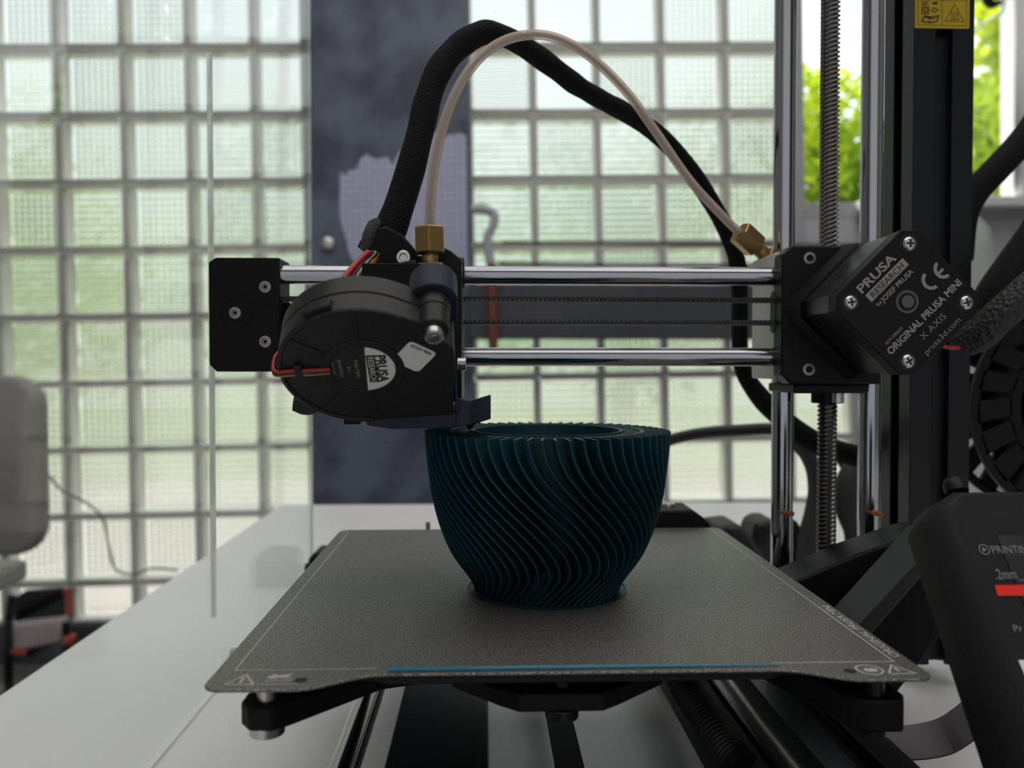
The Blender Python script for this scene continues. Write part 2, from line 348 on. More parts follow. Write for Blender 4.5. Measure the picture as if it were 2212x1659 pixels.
# ---- steel pillar
q = MB(); wbox(q, -512, YW-110, -592, -38, YW+130, 2700)
pm = mat('pillar_paint', (0.055, 0.062, 0.082), 0.5)
n = pm.node_tree; b = n.nodes['Principled BSDF']; t = n.nodes.new('ShaderNodeTexCoord')
z1 = n.nodes.new('ShaderNodeTexNoise'); z1.inputs['Scale'].default_value = 7; z1.inputs['Detail'].default_value = 6
r1 = n.nodes.new('ShaderNodeValToRGB'); r1.color_ramp.elements[0].position = 0.38; r1.color_ramp.elements[0].color = (0.055, 0.067, 0.098, 1)
r1.color_ramp.elements[1].position = 0.62; r1.color_ramp.elements[1].color = (0.135, 0.16, 0.225, 1)
n.links.new(t.outputs['Object'], z1.inputs['Vector']); n.links.new(z1.outputs['Fac'], r1.inputs[0]); n.links.new(r1.outputs[0], b.inputs['Base Color'])
pil = thing('steel_pillar', 'dark blue grey stained steel pillar between the two glass block panels', None, WP(-275, YW, -592), kind='structure')
build(q, 'pillar_body', pm, pil, 3)
q = MB(); e = []                                    # pale gridded patch on the pillar, ragged top edge
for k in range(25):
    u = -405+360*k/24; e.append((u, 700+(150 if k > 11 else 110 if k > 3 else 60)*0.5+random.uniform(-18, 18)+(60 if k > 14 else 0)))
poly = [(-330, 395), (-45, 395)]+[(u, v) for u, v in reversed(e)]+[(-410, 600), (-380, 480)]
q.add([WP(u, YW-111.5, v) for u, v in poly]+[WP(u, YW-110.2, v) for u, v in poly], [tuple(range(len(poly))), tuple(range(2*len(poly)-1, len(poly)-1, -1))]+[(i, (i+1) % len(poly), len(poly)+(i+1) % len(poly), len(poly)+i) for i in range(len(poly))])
fm = mat('lavender_grid', (0.25, 0.27, 0.38), 0.45); n = fm.node_tree; b = n.nodes['Principled BSDF']; t = n.nodes.new('ShaderNodeTexCoord')
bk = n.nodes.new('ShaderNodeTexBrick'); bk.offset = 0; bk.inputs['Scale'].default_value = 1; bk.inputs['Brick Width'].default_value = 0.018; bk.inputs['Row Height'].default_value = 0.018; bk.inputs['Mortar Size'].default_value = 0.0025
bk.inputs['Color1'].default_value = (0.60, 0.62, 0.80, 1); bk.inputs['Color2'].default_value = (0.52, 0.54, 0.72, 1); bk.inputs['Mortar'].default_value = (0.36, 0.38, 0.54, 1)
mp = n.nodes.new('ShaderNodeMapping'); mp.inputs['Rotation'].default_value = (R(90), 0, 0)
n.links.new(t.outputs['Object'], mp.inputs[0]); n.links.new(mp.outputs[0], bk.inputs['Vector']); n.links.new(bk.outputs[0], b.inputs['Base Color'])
build(q, 'pale_patch', fm, pil, smooth=0, label='pale lavender grid patch')
q = MB(); c = A(708, 528, YW-112); q.lathe([(19, 0), (19, -9), (14, -12)], c, (0, 1, 0), 24); q.lathe([(6, 0), (6, -6)], c+Vector((0, -12, 0)), (0, 1, 0), 6)
build(q, 'bolt', M['screw'], pil)
# ---- dark horizontal beam and rails before the right block panel
q = MB(); a0, a1 = A(1012, 612, 2300), A(1660, 733, 2300); q.box((a0.x, 2300, a1.z), (a1.x+260, 2352, a0.z)); build(q, 'trim_1', M['beam'], bevel=4, kind='structure', label='dark blue grey steel beam crossing the right glass blocks')
for i, (y0, y1, x0) in enumerate(((521, 531, 1085), (566, 577, 1075))):
    q = MB(); a0, a1 = A(x0, y0, 2310), A(1680, y1, 2310); q.box((a0.x, 2310, a1.z), (a1.x+250, 2325, a0.z)); build(q, 'trim_%d' % (i+2), M['rail'], bevel=2, kind='structure', label='thin brown rail above the dark beam')
# ---- outdoors
q = MB(); q.box((-14000, YW+130, FLOOR-100), (14000, 8500, FLOOR-20)); build(q, 'pavement', M['pavement'], kind='structure', label='pale pavement outside the window')
q = MB(); q.box((-14000, 8500, FLOOR-120), (14000, 26000, FLOOR-30)); build(q, 'lawn', M['grass'], kind='structure', label='sunlit lawn beyond the pavement')
def tree(x, y, h, rx, n, m, label, z0=0.25):
    root = thing('tree', label, 'tree', (x, y, FLOOR-30), 'trees outside the window')
    q = MB(); q.tube(spline([(x, y, FLOOR-40), (x+60, y, FLOOR+h*0.3), (x-40, y+50, FLOOR+h*0.75)], 5), [110]*4+[90]*4+[60]*3, 10); build(q, 'trunk', M['bark'], root)
    q = MB(); rnd = random.Random(int(x*7+y))
    blobs = [(rnd.uniform(-.6, .6)*rx, rnd.uniform(-.5, .5)*rx, h*rnd.uniform(z0+.05, .85), rx*rnd.uniform(.35, .6)) for _ in range(22)]
    for k in range(n):
        bx, by, bz, br = rnd.choice(blobs); d = Vector((rnd.gauss(0, 1), rnd.gauss(0, 1), rnd.gauss(0, 1))).normalized()*br*rnd.uniform(.6, 1.05)
        c = Vector((x+bx, y+by, FLOOR+bz))+d
        e1 = Vector((rnd.gauss(0, 1), rnd.gauss(0, 1), rnd.gauss(0, 1))).normalized(); e2 = e1.orthogonal().normalized(); e3 = e1.cross(e2)
        L = rnd.uniform(45, 95); w = L*.42
        q.add([c-e2*L, c+e3*w, c+e2*L, c-e3*w], [(0, 1, 2, 3)])
    o = build(q, 'foliage', m, root, smooth=0); o['kind'] = 'stuff'
tree(3150, 7600, 4000, 850, 6000, M['leaf'], 'yellow green tree seen just left of the black column')
tree(3650, 5200, 5200, 1000, 11000, M['leaf'], 'tall bright yellow green tree at the right edge of the clear window', 0.1)
tree(1200, 9500, 3300, 1500, 3600, M['leaf_dark'], 'green tree behind the right glass block panel')
tree(-1500, 12500, 3600, 1700, 3600, M['leaf_dark'], 'green tree behind the steel pillar')
tree(-4300, 9200, 3200, 1500, 3600, M['leaf'], 'yellow green tree behind the left glass block panel')
tree(-7200, 11500, 4200, 1900, 3600, M['leaf_dark'], 'dark green tree far left behind the glass blocks')
# ------------------------------------------------------------------ table
t = thing('table', 'white laminate table carrying the printer in front of the glass block wall', 'table', (180, 300, FLOOR))
q = MB(); q.box((-237, -420, -26), (1250, 947, 0)); build(q, 'tabletop', M['table'], t, 1.5)
for x, y in ((-190, -370), (1200, -370), (-190, 900), (1200, 900)):
    q = MB(); q.box((x-25, y-25, FLOOR), (x+25, y+25, -26)); build(q, 'leg', M['frame_grey'], t, 2)
# ------------------------------------------------------------------ the printer
P = thing('printer', 'black desktop 3d printer with cantilever arm, printing on the white table', 'printer', (60, 330, 0))
BZ = 78.4
# --- print sheet (lifts off)
outline = [(-72.3, 405.5), (-73, 300)]
corner = lambda cx, cy_, r, t0, t1, n=6: [(cx+r*math.cos(R(t0+(t1-t0)*k/n)), cy_+r*math.sin(R(t0+(t1-t0)*k/n))) for k in range(n+1)]
oL = corner(-67.2, 211, 5, 180, 270)+[(-48, 206)]+[(-48+20*s, 206+9.2*(3*s*s-2*s**3)) for s in (.15, .3, .45, .6, .75, .9, 1)]
oR = [(79+20*s, 215.2-7.8*(3*s*s-2*s**3)) for s in (0, .1, .25, .4, .55, .7, .85, 1)]+corner(113.6, 211.8, 4.4, 270, 360)
oB = corner(113.2, 402.8, 5, 0, 90)+corner(-67.3, 402.8, 5, 90, 180)
outline = oL+oR+oB
sheet = thing('print_sheet', 'dark grey textured steel print sheet under the teal vase', 'print sheet', (23, 306, BZ-0.8))
q = MB(); q.prism(outline, (0, 0, 0), (1, 0, 0), (0, 1, 0), (0, 0, 1), BZ-0.8, BZ)
so_ = build(q, 'sheet_plate', M['sheet'], sheet, 0.25)
def flat_strip(mb, pts, w, z, closed=False):        # line drawn flat on a surface
    n_ = len(pts); rng = range(n_ if closed else n_-1)
    for i in rng:
        a = Vector((*pts[i], 0)); b_ = Vector((*pts[(i+1) % n_], 0)); d = (b_-a).normalized(); s_ = Vector((-d.y, d.x, 0))*w/2; e_ = d*w/2
        mb.add([Vector((p.x, p.y, z+.004*(i % 2))) for p in (a-e_-s_, b_+e_-s_, b_+e_+s_, a-e_+s_)], [(0, 1, 2, 3)])
q = MB(); z = BZ+0.06
for ln in ([(-30, 219.3), (-67.2, 219.3), (-67.2, 402)], [(79, 220), (112.8, 220), (112.8, 402)]):
    q = MB(); flat_strip(q, ln, 0.5, z); build(q, 'border_line', M['print_white'], sheet, smooth=0, label='pale printed border line')
def circ(cx, cy_, r, n=24): return [(cx+r*math.cos(2*math.pi*k/n), cy_+r*math.sin(2*math.pi*k/n)) for k in range(n)]
q = MB(); flat_strip(q, [(-67, 209.2), (-59.6, 209.2), (-63.3, 216.2)], 0.55, z, True)
flat_strip(q, [(-63.3, 214), (-63.3, 211.6)], 0.8, z); flat_strip(q, [(-63.3, 210.6), (-63.3, 210.5)], 0.8, z)
build(q, 'warning_triangle', M['print_white'], sheet, smooth=0)
q = MB(); q.add([Vector((x, y, z)) for x, y in ((-57.5, 214.2), (-55.5, 216.4), (-54.8, 215.2), (-50.5, 216.5), (-52, 214.2), (-50, 213.2), (-54, 213.6), (-56, 213))], [tuple(range(8))])
for yy in (212.3, 211.3): flat_strip(q, [(-57, yy), (-50.5, yy)], 0.35, z)
flat_strip(q, [(-58.5, 209.3), (-48.2, 209.3)], 0.45, z); build(q, 'care_symbol', M['print_white'], sheet, smooth=0)
q = MB(); flat_strip(q, circ(103.2, 214.2, 3.4), 0.55, z, True); q.add([Vector((103.2+a_, 214.2+b_, z)) for a_, b_ in ((-2.2, -.6), (-.4, -1.5), (1.8, -1.2), (2.3, .2), (1.0, 1.3), (.2, .5), (-.6, 1.6), (-1.2, .3))], [tuple(range(8))]); build(q, 'round_symbol', M['print_white'], sheet, smooth=0)
q = MB(); flat_strip(q, [(107.0, 211.0), (114.3, 211.3), (110.7, 217.4)], 0.55, z, True); flat_strip(q, [(110.6, 215.2), (110.7, 213.3)], 0.8, z); build(q, 'warning_triangle', M['print_white'], sheet, smooth=0)
for hx, hy in ((-48, 211.8), (97.6, 213.6)):
    q = MB(); q.add([Vector((x, y, BZ+0.05)) for x, y in circ(hx, hy, 1.7)], [tuple(range(24))]); build(q, 'hole', M['label_black'], sheet, smooth=0)
def text(s, name, origin, ex, ey, height, width, m, parent, bold=0.0, lift=0.06):
    cu = bpy.data.curves.new('t', 'FONT'); cu.body = s; cu.size = 1.0; cu.offset = bold; cu.resolution_u = 3
    o = bpy.data.objects.new('t', cu); COL.objects.link(o); dg = bpy.context.evaluated_depsgraph_get(); dg.update()
    me = bpy.data.meshes.new_from_object(o.evaluated_get(dg)); bpy.data.objects.remove(o); bpy.data.curves.remove(cu)
    xs = [v.co.x for v in me.vertices]; x0, x1 = min(xs), max(xs); cap = 0.70
    ex, ey = Vector(ex).normalized(), Vector(ey).normalized(); nn = ex.cross(ey); og = Vector(origin)
    k = width/(x1-x0); h = height/cap
    q = MB(); q.add([og+ex*((v.co.x-(x0+x1)/2)*k)+ey*((v.co.y-cap/2)*h)+nn*lift for v in me.vertices], [tuple(p.vertices) for p in me.polygons])
    bpy.data.meshes.remove(me)
    return build(q, name, m, parent, smooth=0)
text('ORIGINAL PRUSA MINI', 'lettering', (115.4, 248, BZ), (0, 1, 0), (-1, 0, 0), 2.5, 49, M['print_white'], sheet, 0.015)
# --- purge line on the sheet's front edge
q = MB(); q.tube([(-26, 217.3, BZ+0.35), (-25, 217.3, BZ+0.4), (10, 217.5, BZ+0.4), (45, 217.7, BZ+0.35), (58, 217.8, BZ+0.25), (80, 217.9, BZ+0.12)], [0.5, 0.62, 0.6, 0.5, 0.35, 0.15], 8)
build(q, 'purge_line', M['teal_strip'], label='thin teal strip of plastic laid along the front edge of the print sheet', cat='plastic strip')
# --- vase
VX, VY, VH = 22.6, 299.0, 58.0
vase = thing('vase', 'half printed dark teal vase with swirling fins standing on the print sheet', 'vase', (VX, VY, BZ))
PT = [0, .05, .08, .13, .218, .33, .46, .617, .823, 1]; PR = [26.4, 27.6, 28.8, 31.0, 34.8, 37.9, 40.5, 42.6, 44.1, 44.9]
TT = [0, .08, .18, .27, .35, .45, .55, .68, .8, .9, 1]; TA = [3, 14, 21, 19.5, 15.5, 8, 0, -11, -19, -22.5, -24]
def smoothv(xs, ys, x):
    return sum(lerp_list(xs, ys, min(1, max(0, x+d)))*w for d, w in ((-.04, .25), (0, .5), (.04, .25)))
NF, NZ = 62, 34
def fin(k):
    q = MB(); rings = []
    for i in range(NZ+1):
        tt = i/NZ; z_ = BZ+0.3+VH*tt; ro = smoothv(PT, PR, tt); ri = max(ro-9.5, 24) if tt > 0.1 else ro-3
        a = R(smoothv(TT, TA, tt))
        d = Vector((math.sin(a), -math.cos(a), 0)); s_ = Vector((math.cos(a), math.sin(a), 0))
        c = Vector((VX, VY, z_)); h = 0.42
        rings.append([c+d*ri-s_*h, c+d*(ro-.3)-s_*h, c+d*ro, c+d*(ro-.3)+s_*h, c+d*ri+s_*h])
    q.loft(rings); return q
mbf = fin(0); org = Vector((VX, VY, BZ))
me = bpy.data.meshes.new('fin'); me.from_pydata([tuple((v-org)*MM) for v in mbf.v], [], mbf.f); me.materials.append(M['teal'])
bm = bmesh.new(); bm.from_mesh(me); bmesh.ops.recalc_face_normals(bm, faces=bm.faces); bm.to_mesh(me); bm.free()
me.polygons.foreach_set('use_smooth', [True]*len(me.polygons)); me.set_sharp_from_angle(angle=R(40))
for k in range(NF):
    o = link('fin', me, vase, org); o.rotation_euler = (0, 0, 2*math.pi*k/NF)
q = MB()
core = [(smoothv(PT, PR, i/20)-(9.3 if i > 2 else 3.2+2*i), 0.3+VH*i/20) for i in range(21)]
q.lathe(core+[(34.0, VH+.2)], (VX, VY, BZ), (0, 0, 1), 72, cap=False)
inner = [(26.8, VH+.35), (26.4, VH*.5), (23.5, 3), (0.5, 3)]
q.lathe([(27.8, VH+.35)]+inner, (VX, VY, BZ), (0, 0, 1), 72, cap=False)
q.lathe([(35.0, VH-.4), (27.6, VH-.4)], (VX, VY, BZ), (0, 0, 1), 72, cap=False)
build(q, 'core_wall', M['teal'], vase)
q = MB()
for k in range(90):                                 # zigzag infill between the two core walls
    a0, a1 = 2*math.pi*k/90, 2*math.pi*(k+.5)/90; p0 = Vector((VX+27.6*math.cos(a0), VY+27.6*math.sin(a0), BZ+VH)); p1 = Vector((VX+34.8*math.cos(a1), VY+34.8*math.sin(a1), BZ+VH))
    p2 = Vector((VX+27.6*math.cos(a0+2*math.pi/90), VY+27.6*math.sin(a0+2*math.pi/90), BZ+VH))
    for s0, s1 in ((p0, p1), (p1, p2)):
        d = (s1-s0).normalized(); s_ = Vector((-d.y, d.x, 0))*.2; u_ = Vector((0, 0, -.8))
        q.add([s0-s_, s1-s_, s1+s_, s0+s_, s0-s_+u_, s1-s_+u_, s1+s_+u_, s0+s_+u_], [(0, 1, 2, 3), (0, 1, 5, 4), (3, 2, 6, 7)])
o = build(q, 'infill', M['teal'], vase, smooth=0); o['kind'] = 'stuff'
q = MB(); q.lathe([(34.6, VH-.4), (34.6, VH+.3), (35.4, VH+.3), (35.4, VH-.4)], (VX, VY, BZ), (0, 0, 1), 72, cap=False); build(q, 'core_rim', M['teal'], vase)
q = MB(); q.lathe([(26.5, 0.3), (26.5, 0.02), (29.4, 0.02), (29.4, 0.35), (28.8, 0.35), (28.7, .2)], (VX, VY, BZ), (0, 0, 1), 72, cap=False); build(q, 'brim', M['teal'], vase)
# --- heated bed and carriage
q = MB(); q.prism([(x, y) for x, y in [(-66, 218.5), (-30, 218.5), (-26, 215.6), (77, 216), (81, 218.8), (112, 218.8), (114, 403), (-70, 403)]], (0, 0, 0), (1, 0, 0), (0, 1, 0), (0, 0, 1), 75.3, BZ-0.8)
build(q, 'heated_bed', M['black_matte'], P, 0.4)
def arm(mb, pts, z0, z1): mb.prism(pts, (0, 0, 0), (1, 0, 0), (0, 1, 0), (0, 0, 1), z0, z1)
q = MB(); arm(q, [(-64, 214), (-61, 210), (-55, 209.5), (-51, 213), (-30, 236), (12, 250), (12, 268), (-36, 256), (-52, 232), (-58, 224), (-64, 220)], 65.8, 72.4)
arm(q, [(-10, 236), (4, 222), (9, 218), (32, 218), (37, 222), (52, 236), (60, 262), (-10, 262)], 66.3, 71.5)
arm(q, [(52, 300), (84, 250), (97, 212), (101, 209), (110, 209), (112, 213), (112, 224), (98, 256), (70, 310)], 63.5, 72.2)
arm(q, [(-20, 250), (66, 250), (66, 380), (-20, 380)], 66, 72)
arm(q, [(-20, 350), (-64, 396), (-56, 402), (0, 370)], 66, 72); arm(q, [(66, 350), (108, 392), (100, 400), (50, 372)], 66, 72)
build(q, 'bed_carriage', M['black_print'], P, 0.8)
for (cx, cy_) in ((-57.5, 214.5), (21, 222), (104, 213)):
    q = MB(); q.cyl((cx, cy_, 72.3), (cx, cy_, 77.4), 2.6, n=16); q.cyl((cx, cy_, 63.5 if cx < 100 else 61.5), (cx, cy_, 66.4), 4.6 if cx < 100 else 3, n=20); build(q, 'bed_screw', M['screw'] if cx < 0 else M['alu_black'], P, 0.3)
p = A(925, 1135, 412); q = MB(); q.cyl((p.x, 410, 76), (p.x, 410, 81.5), 1.2, n=12); build(q, 'alignment_pin', M['screw'], P)
a0, a1 = A(1415, 1098, 418), A(1532, 1142, 418)
q = MB(); q.prism([(a0.x-12, a1.z-3), (a1.x, a1.z-3), (a1.x-1, a1.z+3), (a1.x-4, a1.z+6.5), (a1.x-10, a0.z), (a0.x-12, a0.z)], (0, 0, 0), (1, 0, 0), (0, 0, 1), (0, 1, 0), 411, 436)
q2 = build(q, 'bed_cable_cover', M['black_matte'], P, 1.2); p = A(1450, 1118, 416); q = MB(); q.lathe([(3.6, 0), (3.4, 1.5), (2, 2.2)], (p.x, 424, a0.z), (0, 0, 1), 20); build(q, 'screw', M['screw'], q2)
# --- Y rods, belt, base extrusions
for x, r_, nm in ((-45, 5, 'smooth_rod'), (95.5, 4.6, 'smooth_rod')):
    q = MB(); q.cyl((x, 60, 32), (x, 480, 32), r_, n=28); build(q, nm, mat('dark_polished_steel', (0.22, 0.22, 0.23), 0.12, 1.0) if x < 0 else M['dark_steel'], P)
q = MB(); q.box((22.5, 60, 29), (31.5, 480, 32.5)); build(q, 'bed_belt', M['rubber'], P, 0.3)
def extrusion(mb, sec, o, ex, ey, en, t0, t1): mb.prism(sec, o, ex, ey, en, t0, t1)
def slot_section(w, slots, d=6.5, s=4.1):           # square profile with slots on named sides
    h = w/2; pts = []
    for side, (cx, cy_, dx, dy) in enumerate(((0, -h, 1, 0), (h, 0, 0, 1), (0, h, -1, 0), (-h, 0, 0, -1))):
        pts.append((cx-dx*h, cy_-dy*h))
        if side in slots:
            nx, ny = -cx/h, -cy_/h
            for a_, dd in ((-s, 0), (-s, 2), (-s-2, 2), (-s-2, d-1), (-s+1, d), (s-1, d), (s+2, d-1), (s+2, 2), (s, 2), (s, 0)): pts.append((cx+dx*a_+nx*dd, cy_+dy*a_+ny*dd))
    return pts
q = MB(); q.prism(slot_section(30, (1, 2, 3)), (120, 0, 20.5), (1, 0, 0), (0, 0, 1), (0, 1, 0), 40, 470); build(q, 'base_extrusion', M['alu_black'], P, 0.3)
q = MB(); q.prism([(-31.5, 36), (1, 36), (1, 8), (-31.5, 8)], (0, 0, 0), (1, 0, 0), (0, 0, 1), (0, 1, 0), 60, 470); build(q, 'base_rail', M['alu_black'], P, 0.5)
q = MB(); q.box((80.5, 60, 12), (88.5, 470, 34)); build(q, 'side_plate', M['black_matte'], P, 0.4)
for x, y in ((120, 60), (120, 450), (-16, 90), (-16, 440)):
    q = MB(); q.cyl((x, y, 0), (x, y, 9), 7, 8, 20); build(q, 'rubber_foot', M['rubber'], P, 0.5)
for x in (-45, 27, 95.5):
    for y in (62, 458):
        q = MB(); q.box((x-9, y-6, 0), (x+9, y+6, 40)); build(q, 'rod_holder', M['black_print'], P, 1)
# braided sleeve under the bed
pth = spline([A(1440, 1400, 330), A(1478, 1478, 300), A(1520, 1545, 280), A(1570, 1620, 262), A(1605, 1660, 256)], 60); q = MB()
rr = [5.6+0.4*math.sin(i*math.pi/3) for i in range(len(pth))]; q.tube(pth, rr, 18); build(q, 'ribbed_sleeve', M['cable'], P, smooth=60)
# --- X axis rods, belt
zr1, zr2, XY = A(1300, 596, 348).z, A(1300, 771, 348).z, 348.0
xl, xr_ = A(600, 600, 348).x, A(1690, 600, 348).x
for z_ in (zr1, zr2):
    q = MB(); q.cyl((xl, XY, z_), (xr_+1, XY, z_), 4, n=32); build(q, 'smooth_rod', M['steel'], P)
def belt(z0, up, x0, x1):
    q = MB(); pts = [(x0, 0)]; n_ = int((x1-x0)/2)
    base = [(x0, 0.0), (x1, 0.0), (x1, 0.9)]
    for k in range(n_, 0, -1):
        xk = x0+2*k; base += [(xk-.2, .9), (xk-.55, 2.1), (xk-1.1, 2.1), (xk-1.45, .9)]
    base.append((x0, .9))
    q.prism([(a_, b_*(1 if up else -1)) for a_, b_ in base], (0, 0, z0), (1, 0, 0), (0, 0, 1), (0, 1, 0), XY-3, XY+3); return q
build(belt(A(1300, 643, 348).z, False, xl, xr_), 'drive_belt', M['rubber'], P, smooth=0)
build(belt(A(1300, 702, 348).z, True, xl, xr_), 'drive_belt', M['rubber'], P, smooth=0)
# --- idler block at the left end
a0, a1 = A(450, 556, 343), A(605, 803, 343)
q = MB(); c_ = 3.0; poly = [(a0.x+c_, a1.z), (a1.x, a1.z), (a1.x, a0.z), (a0.x+c_, a0.z), (a0.x, a0.z-2), (a0.x, a1.z+c_)]
q.prism(poly, (0, 0, 0), (1, 0, 0), (0, 0, 1), (0, 1, 0), 343, 361)
idl = build(q, 'idler_block', M['black_print'], P, 0.5)
def socket_screw(c, d, r_, h, parent, name='screw', m=None):
    d = Vector(d).normalized(); q = MB(); c = Vector(c)
    q.lathe([(r_, 0), (r_, h*.85), (r_*.9, h), (r_*.58, h)], c, d, 20, cap=False); q.lathe([(r_*.58, h), (r_*.52, h*.35), (0.05, h*.3)], c, d, 6, cap=False)
    return build(q, name, m or M['screw'], parent)
for px, py in ((573, 620), (508, 676), (573, 738)): socket_screw(A(px, py, 343.2), (0, -1, 0), 2.45, 0.6, idl, m=M['dark_steel'])
q = MB(); q.lathe([(6.8, 0), (6.8, .25), (5.9, .25), (5.9, 0)], A(508, 676, 343), (0, -1, 0), 32, cap=False); build(q, 'boss_ring', M['black_print'], idl)
q = MB(); p = A(612, 700, 350); q.box((a1.x-2, 349.5, p.z-9), (a1.x+3, 356, p.z+9)); build(q, 'belt_slot_frame', M['black_print'], idl, 0.4)
# --- X-end block and motor at the right
b0, b1 = A(1690, 530, 338), A(1850, 830, 338)
q = MB(); x0, x1, z0, z1 = b0.x, A(1905, 600, 338).x, b1.z, b0.z
q.prism([(x0+4, z0), (x1, z0), (x1, z1), (x0+4, z1), (x0, z1-4), (x0, z0+4)], (0, 0, 0), (1, 0, 0), (0, 0, 1), (0, 1, 0), 338, 348)
q.prism([(x0+7, z0-4), (x1-3, z0-4), (x1-3, z0), (x0+7, z0)], (0, 0, 0), (1, 0, 0), (0, 0, 1), (0, 1, 0), 342, 374)
xe = build(q, 'motor_bracket', M['black'], P, 0.8)
q = MB(); q.box((x0+0.4, 348, z0+2), (x1, 378, z1-1.5)); build(q, 'bearing_housing', M['grey_plate'], P, 0.8)
for px, py in ((1749, 558), (1747, 798)): socket_screw(A(px, py, 338.2), (0, -1, 0), 2.6, 0.5, xe, m=M['dark_steel'])
p = A(1682, 675, 350); q = MB(); q.prism([(3.2*math.cos(R(t_)), (5.8 if 0 <= t_ <= 180 else -5.8)+3.2*math.sin(R(t_))) for t_ in range(0, 360, 15)], (x0-.3, XY, p.z), (0, 1, 0), (0, 0, 1), (1, 0, 0), 0, 1.5); build(q, 'belt_slot', M['label_black'], xe)
MC = A(1962, 653.5, 300); HW, CH = 21.2, 4.2
e45 = [Vector((math.cos(R(45)), 0, math.sin(R(45)))), Vector((-math.sin(R(45)), 0, math.cos(R(45))))]
sq = lambda h, c: [(h-c, -h), (h, -h+c), (h, h-c), (h-c, h), (-h+c, h), (-h, h-c), (-h, -h+c), (-h+c, -h)]
EY = Vector((0, 1, 0))
q = MB(); q.prism(sq(HW, CH), MC, *e45, EY, 0, 8); mo = build(q, 'motor_cap', M['black'], P, 0.3)
q = MB(); q.prism(sq(HW-.25, CH+.3), MC, *e45, EY, 8, 29); build(q, 'motor_body', mat('black_lacquered_steel', (0.018, 0.018, 0.019), 0.33, spec=0.6), P, 0.3)
q = MB(); q.prism(sq(HW, CH), MC, *e45, EY, 29, 39); build(q, 'motor_flange', M['black'], P, 0.4)
for (i, j) in ((1, 1), (1, -1), (-1, 1), (-1, -1)):
    c = MC+e45[0]*15.5*i+e45[1]*15.5*j
    q = MB(); q.lathe([(2.5, .1), (2.5, -.5), (1.9, -1.1), (0.05, -1.25)], c, EY, 20, cap=False); s_ = build(q, 'screw', M['screw'], mo)
    q = MB(); a_ = random.uniform(0, 1.5); u_, v_ = Vector((math.cos(a_), 0, math.sin(a_))), Vector((-math.sin(a_), 0, math.cos(a_)))
    q.prism([(-.35, -1.5), (.35, -1.5), (.35, -.35), (1.5, -.35), (1.5, .35), (.35, .35), (.35, 1.5), (-.35, 1.5), (-.35, .35), (-1.5, .35), (-1.5, -.35), (-.35, -.35)], c, u_, v_, EY, -1.3, -.8); build(q, 'cross_recess', M['label_black'], mo)
    q = MB(); q.lathe([(2.6, -.05), (3.3, -.05)], c, EY, 24, cap=False); build(q, 'screw_recess', M['label_black'], mo)
q = MB(); q.lathe([(4.3, -.02), (4.3, -.06), (3.5, -.06), (3.5, 1.2), (2.4, 1.2), (2.4, -.5), (.05, -.5)], MC+Vector((-.4, 0, .3)), EY, 32, cap=False); build(q, 'shaft_end', mat('dark_shaft_steel', (.13, .12, .12), .4, 1.0), mo)
q = MB(); q.lathe([(4.4, -.03), (3.0, -.05)], MC+Vector((-.4, 0, .3)), EY, 32, cap=False); build(q, 'shaft_well', M['label_black'], mo)
tx, ty = e45
def face(px, py): return A(px, py, 300)
def motor_text(s, px, py, h, w, bold=0.0, m=None): return text(s, 'lettering', face(px, py), tx, ty, h, w, m or M['etch'], mo, bold, 0.08)
motor_text('PRUSA', 1893, 590, 3.3, 18.5, 0.03); 
c = face(1916, 605); q = MB(); q.add([c+tx*a_+ty*b_-EY*.07 for a_, b_ in ((-9.9, -1.75), (9.9, -1.75), (9.9, 1.75), (-9.9, 1.75))], [(0, 1, 2, 3)]); build(q, 'name_plate', M['etch'], mo, smooth=0)
text('RESEARCH', 'lettering', c, tx, ty, 2.3, 16.5, M['label_black'], mo, 0.005, 0.14)
motor_text('by', 1898.5, 654.5, 1.4, 2.2, 0.015); motor_text('JOSEF PRUSA', 1937, 617, 1.9, 16.2, 0.02)
motor_text('ORIGINAL PRUSA MINI', 1996, 684.5, 2.7, 38, 0.03); motor_text('X AXIS', 2015, 705, 2.6, 12.4, -0.012); motor_text('prusa3d.com', 2035, 725.5, 2.2, 18.2, -0.006)
motor_text('4077-090629', 1930.5, 725.5, 1.25, 8.9)
q = MB()
def arc_band(mb, c, r0, r1, a0, a1, n=20):
    pts = []
    for k in range(n+1):
        a_ = R(a0+(a1-a0)*k/n); d = tx*math.cos(a_)+ty*math.sin(a_); pts += [c+d*r0-EY*.07, c+d*r1-EY*.07]
    mb.add(pts, [(2*k, 2*k+1, 2*k+3, 2*k+2) for k in range(n)])
for px, py in ((2007, 609), (2033, 585)):
    arc_band(q, face(px, py)+tx*1.2, 2.5, 3.8, 95, 265)
c = face(2033, 585)+tx*1.2; q.add([c+tx*a_+ty*b_-EY*.07 for a_, b_ in ((-2.6, -.55), (-.2, -.55), (-.2, .55), (-2.6, .55))], [(0, 1, 2, 3)])
build(q, 'conformity_mark', M['etch'], mo, smooth=0)
q = MB(); c = A(2058, 752, 316); q.tube(spline([A(2035, 748, 314), c, A(2070, 752, 330)], 5), .8, 10); build(q, 'red_wire', M['wire_red'], mo)
# motor mount between the bracket and the motor
q = MB(); q.loft([[MC+e45[0]*a_+e45[1]*b_+EY*35 for a_, b_ in sq(HW+.5, CH)], [MC+Vector((-4, 0, -1))+e45[0]*a_+e45[1]*b_+EY*39 for a_, b_ in sq(HW+2, CH+2)]]); build(q, 'motor_mount', M['black'], P, 0.8)
